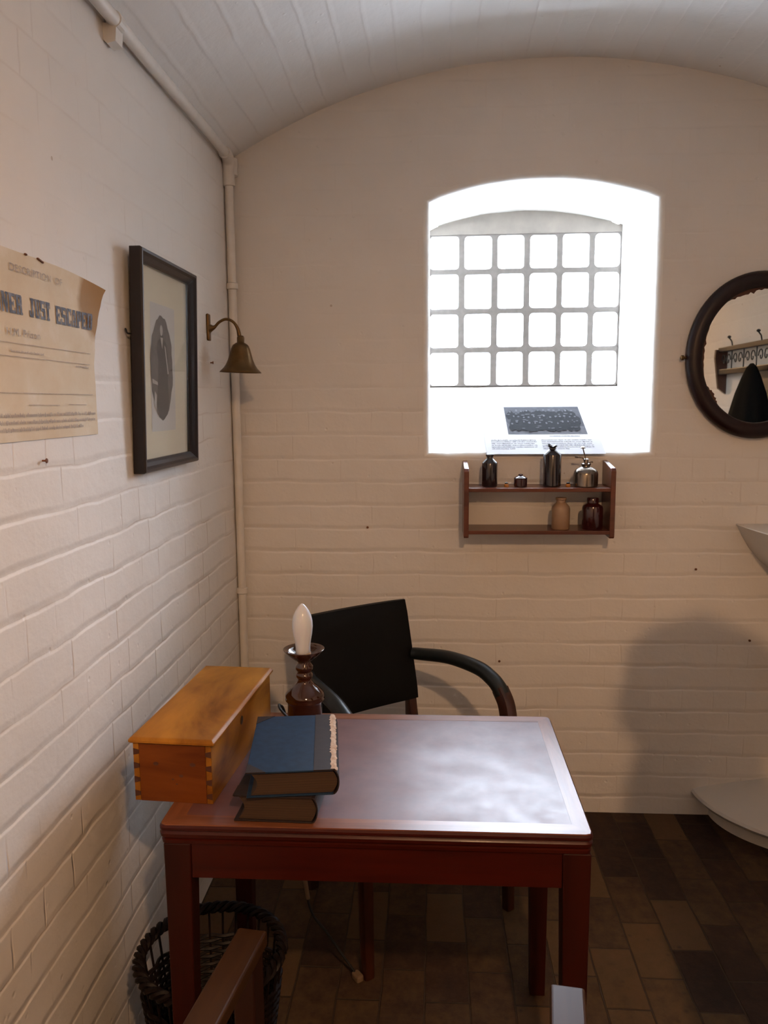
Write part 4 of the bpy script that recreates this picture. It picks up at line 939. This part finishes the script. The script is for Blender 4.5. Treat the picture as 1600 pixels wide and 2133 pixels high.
for a0_, a1_, dpt in ((82, 128, 0.016), (150, 200, 0.009), (205, 228, 0.012)):
    m_ = 16; inn = []; out = []
    for i in range(m_+1):
        a = R(a0_+(a1_-a0_)*i/m_); dd = dpt*math.sin(PI*i/m_)*rnd.uniform(.5, 1.2)
        out.append((mxc+(ma-.054)*math.cos(a), YB-0.0186, mzc+(mb-.054)*math.sin(a))); inn.append((mxc+(ma-.056-dd)*math.cos(a), YB-0.0186, mzc+(mb-.056-dd)*math.sin(a)))
    A_ = [bm.verts.new(q_) for q_ in out]; B_ = [bm.verts.new(q_) for q_ in inn]
    for i in range(m_): bm.faces.new((A_[i], A_[i+1], B_[i+1], B_[i]))
obj('worn_silvering', bm, 'pine_dark', MR)

# ================================================================ CORNER CHINA
def quarter(bm, r0x, r0y, prof, n=24):
    """quarter-round solid in the back right corner; prof = (scale, z)"""
    rings = []
    for s, z in prof:
        ring = [bm.verts.new((XR, YB, z))]
        for i in range(n+1):
            a = R(180+90*i/n); ring.append(bm.verts.new((XR+r0x*s*math.cos(a), YB+r0y*s*math.sin(a), z)))
        rings.append(ring)
    k_ = len(rings[0])
    for a, b in zip(rings, rings[1:]):
        for i in range(k_): bm.faces.new((a[i], a[(i+1) % k_], b[(i+1) % k_], b[i]))
    bm.faces.new(rings[0][::-1]); bm.faces.new(rings[-1])
bm = NB(); quarter(bm, 0.440, 0.80, [(0.10, 0.86), (0.30, 0.875), (0.52, 0.910), (0.68, 0.950), (0.80, 0.992), (0.89, 1.040), (0.95, 1.082), (0.985, 1.113), (1.0, 1.123), (0.995, 1.126), (0.97, 1.126)])
tag(obj('corner_basin', bm, 'china', smooth=True), 'white curved corner basin fixed high on the wall below the mirror', 'basin')
CP = thing('corner_plinth', 'low white rounded corner plinth on the dark brick floor', 'plinth', (1.3, 2.7, 0))
bm = NB(); quarter(bm, 0.485, 0.335, [(1.0, 0.0), (1.0, 0.075)]); obj('plinth_base', bm, 'white_plaster', CP)
bm = NB(); quarter(bm, 0.553, 0.445, [(0.95, 0.075), (0.985, 0.082), (1.0, 0.094), (0.99, 0.104), (0.95, 0.112), (0.80, 0.128), (0.6, 0.145), (0.4, 0.165), (0.25, 0.20)]); obj('plinth_top', bm, 'china', CP, smooth=True)

# ================================================================ HAT RACK on the right wall (seen in the mirror) and coat
HR = thing('hat_rack', 'dark wooden hat rack with wrought iron scrolls, seen in the mirror', 'rack', (XR-0.06, 1.80, 1.72))
bm = NB(); box(bm, XR-0.045, XR-0.020, 1.46, 2.16, 1.815, 1.840, 0.004); box(bm, XR-0.045, XR-0.020, 1.46, 2.10, 1.700, 1.728, 0.004); obj('rail', bm, 'frame_wood', HR)
bm = NB(); prism(bm, [(XR, 1.455, 1.825), (XR-0.060, 1.455, 1.83), (XR-0.062, 1.455, 1.79), (XR-0.04, 1.455, 1.63), (XR, 1.455, 1.60)], (0, 0.022, 0)); obj('end_bracket', bm, 'chair_wood', HR)
bm = NB(); prism(bm, [(XR, 2.14, 1.825), (XR-0.05, 2.14, 1.83), (XR-0.05, 2.14, 1.79), (XR, 2.14, 1.70)], (0, 0.018, 0)); obj('end_bracket', bm, 'chair_wood', HR)
bm = NB()
for i in range(4):
    yc = 1.55+i*0.155; zc = 1.772
    for s in (-1, 1):
        sweep(bm, [(XR-0.033, yc+s*0.06*0.5+0.03*(1-t/14)*math.cos(t*0.55)*s, zc+0.036*(1-t/14)*math.sin(t*0.55)) for t in range(13)], 0.0028, 6)
    sweep(bm, [(XR-0.033, yc+0.077, 1.728), (XR-0.033, yc+0.077, 1.815)], 0.003, 6)
obj('iron_scrolls', bm, 'wrought_iron', HR)
for y in (1.62, 1.98):
    bm = NB(); sweep(bm, catmull([(XR-0.03, y, 1.838), (XR-0.035, y, 1.862), (XR-0.042, y, 1.872), (XR-0.048, y, 1.880)]), 0.0035, 6); lathe(bm, (XR-0.048, y, 1.877), [(0.003, 0), (0.009, 0.004), (0.009, 0.010), (0.003, 0.014)], 12); obj('hat_peg', bm, 'wrought_iron', HR)
bm = NB(); prof = []
cxx, cyy = XR-0.085, 2.02
nn = 40; rings = []
for r_, z in ((0.015, 1.735), (0.05, 1.715), (0.09, 1.67), (0.14, 1.60), (0.19, 1.50), (0.215, 1.40), (0.222, 1.30), (0.225, 1.20)):
    ring = []
    for i in range(nn):
        a = 2*PI*i/nn; rr = r_*(1+0.10*math.sin(a*9+z*2)*min(1, (1.74-z)*2)); ring.append(bm.verts.new((cxx+rr*0.33*math.cos(a), cyy+rr*math.sin(a), z)))
    rings.append(ring)
for a, b in zip(rings, rings[1:]):
    for i in range(nn): bm.faces.new((a[i], a[(i+1) % nn], b[(i+1) % nn], b[i]))
bm.faces.new(rings[0]); bm.faces.new(rings[-1][::-1])
tag(obj('hanging_coat', bm, 'dark_wool', smooth=True, auto=False), 'black coat hanging from the hat rack, seen in the mirror', 'coat')

# ================================================================ INVENTED COAT STAND, unseen right of the view, added to throw the back wall shadow
sxp, syp = 0.685, 1.130
CS = thing('shadow_caster_stand', 'added shadow caster out of view, shaped as a slim stand with coat and hat', 'coat stand', (sxp, syp, 0))
bm = NB(); lathe(bm, (sxp, syp, 0), [(0.020, 0.03), (0.018, 0.3), (0.014, 0.9), (0.014, 1.66), (0.024, 1.650), (0.028, 1.665), (0.025, 1.682), (0.008, 1.690)], 16); obj('pole', bm, 'frame_wood', CS, smooth=True)
for i in range(4):
    a = R(45+90*i); bm = NB(); sweep(bm, catmull([(sxp+0.015*math.cos(a), syp+0.015*math.sin(a), 0.20), (sxp+0.10*math.cos(a), syp+0.10*math.sin(a), 0.14), (sxp+0.16*math.cos(a), syp+0.16*math.sin(a), 0.012)]), 0.011, 8); obj('leg', bm, 'frame_wood', CS, smooth=True)
bm = NB(); lathe(bm, (sxp, syp, 0), [(0.128, 1.500), (0.146, 1.512), (0.148, 1.520), (0.140, 1.525), (0.128, 1.530), (0.134, 1.560), (0.134, 1.592), (0.124, 1.618), (0.100, 1.634), (0.05, 1.640), (0.018, 1.641)], 32, cap0=False, cap1=False)  # hat shape added to form the domed top of the wall shadow
tag(obj('shadow_caster_hat', bm, 'dark_wool', smooth=True), 'hat-shaped shadow caster added on top of the unseen stand', 'hat')
bm = NB(); rings = []  # coat shape added to carry the wall shadow down to the floor
for rx_, ry_, z in ((0.03, 0.03, 1.490), (0.098, 0.06, 1.480), (0.100, 0.075, 1.445), (0.120, 0.09, 1.400), (0.125, 0.095, 1.340), (0.120, 0.10, 1.20), (0.110, 0.105, 1.0), (0.105, 0.11, 0.7), (0.105, 0.115, 0.50)):
    rings.append([bm.verts.new((sxp+rx_*(1+0.06*math.sin(8*2*PI*i/40))*math.cos(2*PI*i/40), syp+ry_*(1+0.06*math.sin(8*2*PI*i/40))*math.sin(2*PI*i/40), z)) for i in range(40)])
for a, b in zip(rings, rings[1:]):
    for i in range(40): bm.faces.new((a[i], a[(i+1) % 40], b[(i+1) % 40], b[i]))
tag(obj('shadow_caster_coat', bm, 'dark_wool', smooth=True, auto=False), 'coat-shaped shadow caster added on the unseen stand below the hat', 'coat')

# ================================================================ CEILING LAMP behind the camera
HB = thing('pendant_lamp', 'bulb under a shallow enamel shade on a short flex behind the viewer', 'lamp', (LAMP_POS[0], LAMP_POS[1], LAMP_POS[2]))
lx0, ly0, lz0 = LAMP_POS
bm = NB(); sweep(bm, [(lx0, ly0, lz0+0.07), (lx0, ly0, vault_z(lx0))], 0.004, 8); obj('flex', bm, 'black_rubber', HB)
bm = NB(); lathe(bm, (lx0, ly0, lz0+0.035), [(0.013, 0), (0.016, 0.004), (0.016, 0.03), (0.006, 0.045)], 16); obj('bulb_holder', bm, 'black_rubber', HB, smooth=True)
bm = NB(); lathe(bm, (lx0, ly0, lz0), [(0.018, 0.062), (0.030, 0.060), (0.075, 0.034), (0.112, -0.026), (0.114, -0.028), (0.110, -0.025), (0.073, 0.031), (0.030, 0.056), (0.018, 0.058)], 40, cap0=False, cap1=False); obj('lamp_shade', bm, 'enamel', HB, smooth=True)
bm = NB(); bmesh.ops.create_uvsphere(bm, u_segments=20, v_segments=12, radius=0.036)
bm.transform(Matrix.Translation(LAMP_POS)); obj('glowing_bulb', bm, 'glowing_bulb', HB, smooth=True)

# ================================================================ NAILS in the walls
for x, y, z, ax_, lab in ((-0.239, YB, 1.111, 'y', 'rusty nail in the back wall between the pipe and the wall shelf'), (0.963, YB, 0.958, 'y', 'rusty nail in the back wall right of the wall shelf'),
                          (1.169, YB, 0.691, 'y', 'rusty nail low in the back wall at the shadow edge'), (0.254, YB, 0.601, 'y', 'rusty nail in the back wall above the armchair arm'),
                          (XL, 1.443, 1.467, 'x', 'painted-over hook in the left wall below the poster'), (XL, 2.615, 1.705, 'x', 'small rusty screw in the left wall under the bell lamp')):
    bm = NB(); Mx = Matrix.Rotation(R(90), 4, 'X') if ax_ == 'y' else Matrix.Rotation(R(90), 4, 'Y')
    lathe(bm, (x, y, z), [(0.0018, -0.002), (0.0018, 0.007), (0.0048, 0.008), (0.0045, 0.0095), (0.001, 0.010)], 8, M=Mx)
    tag(obj('wall_nail', bm, 'rust'), lab, 'nail', 'nails left in the walls')
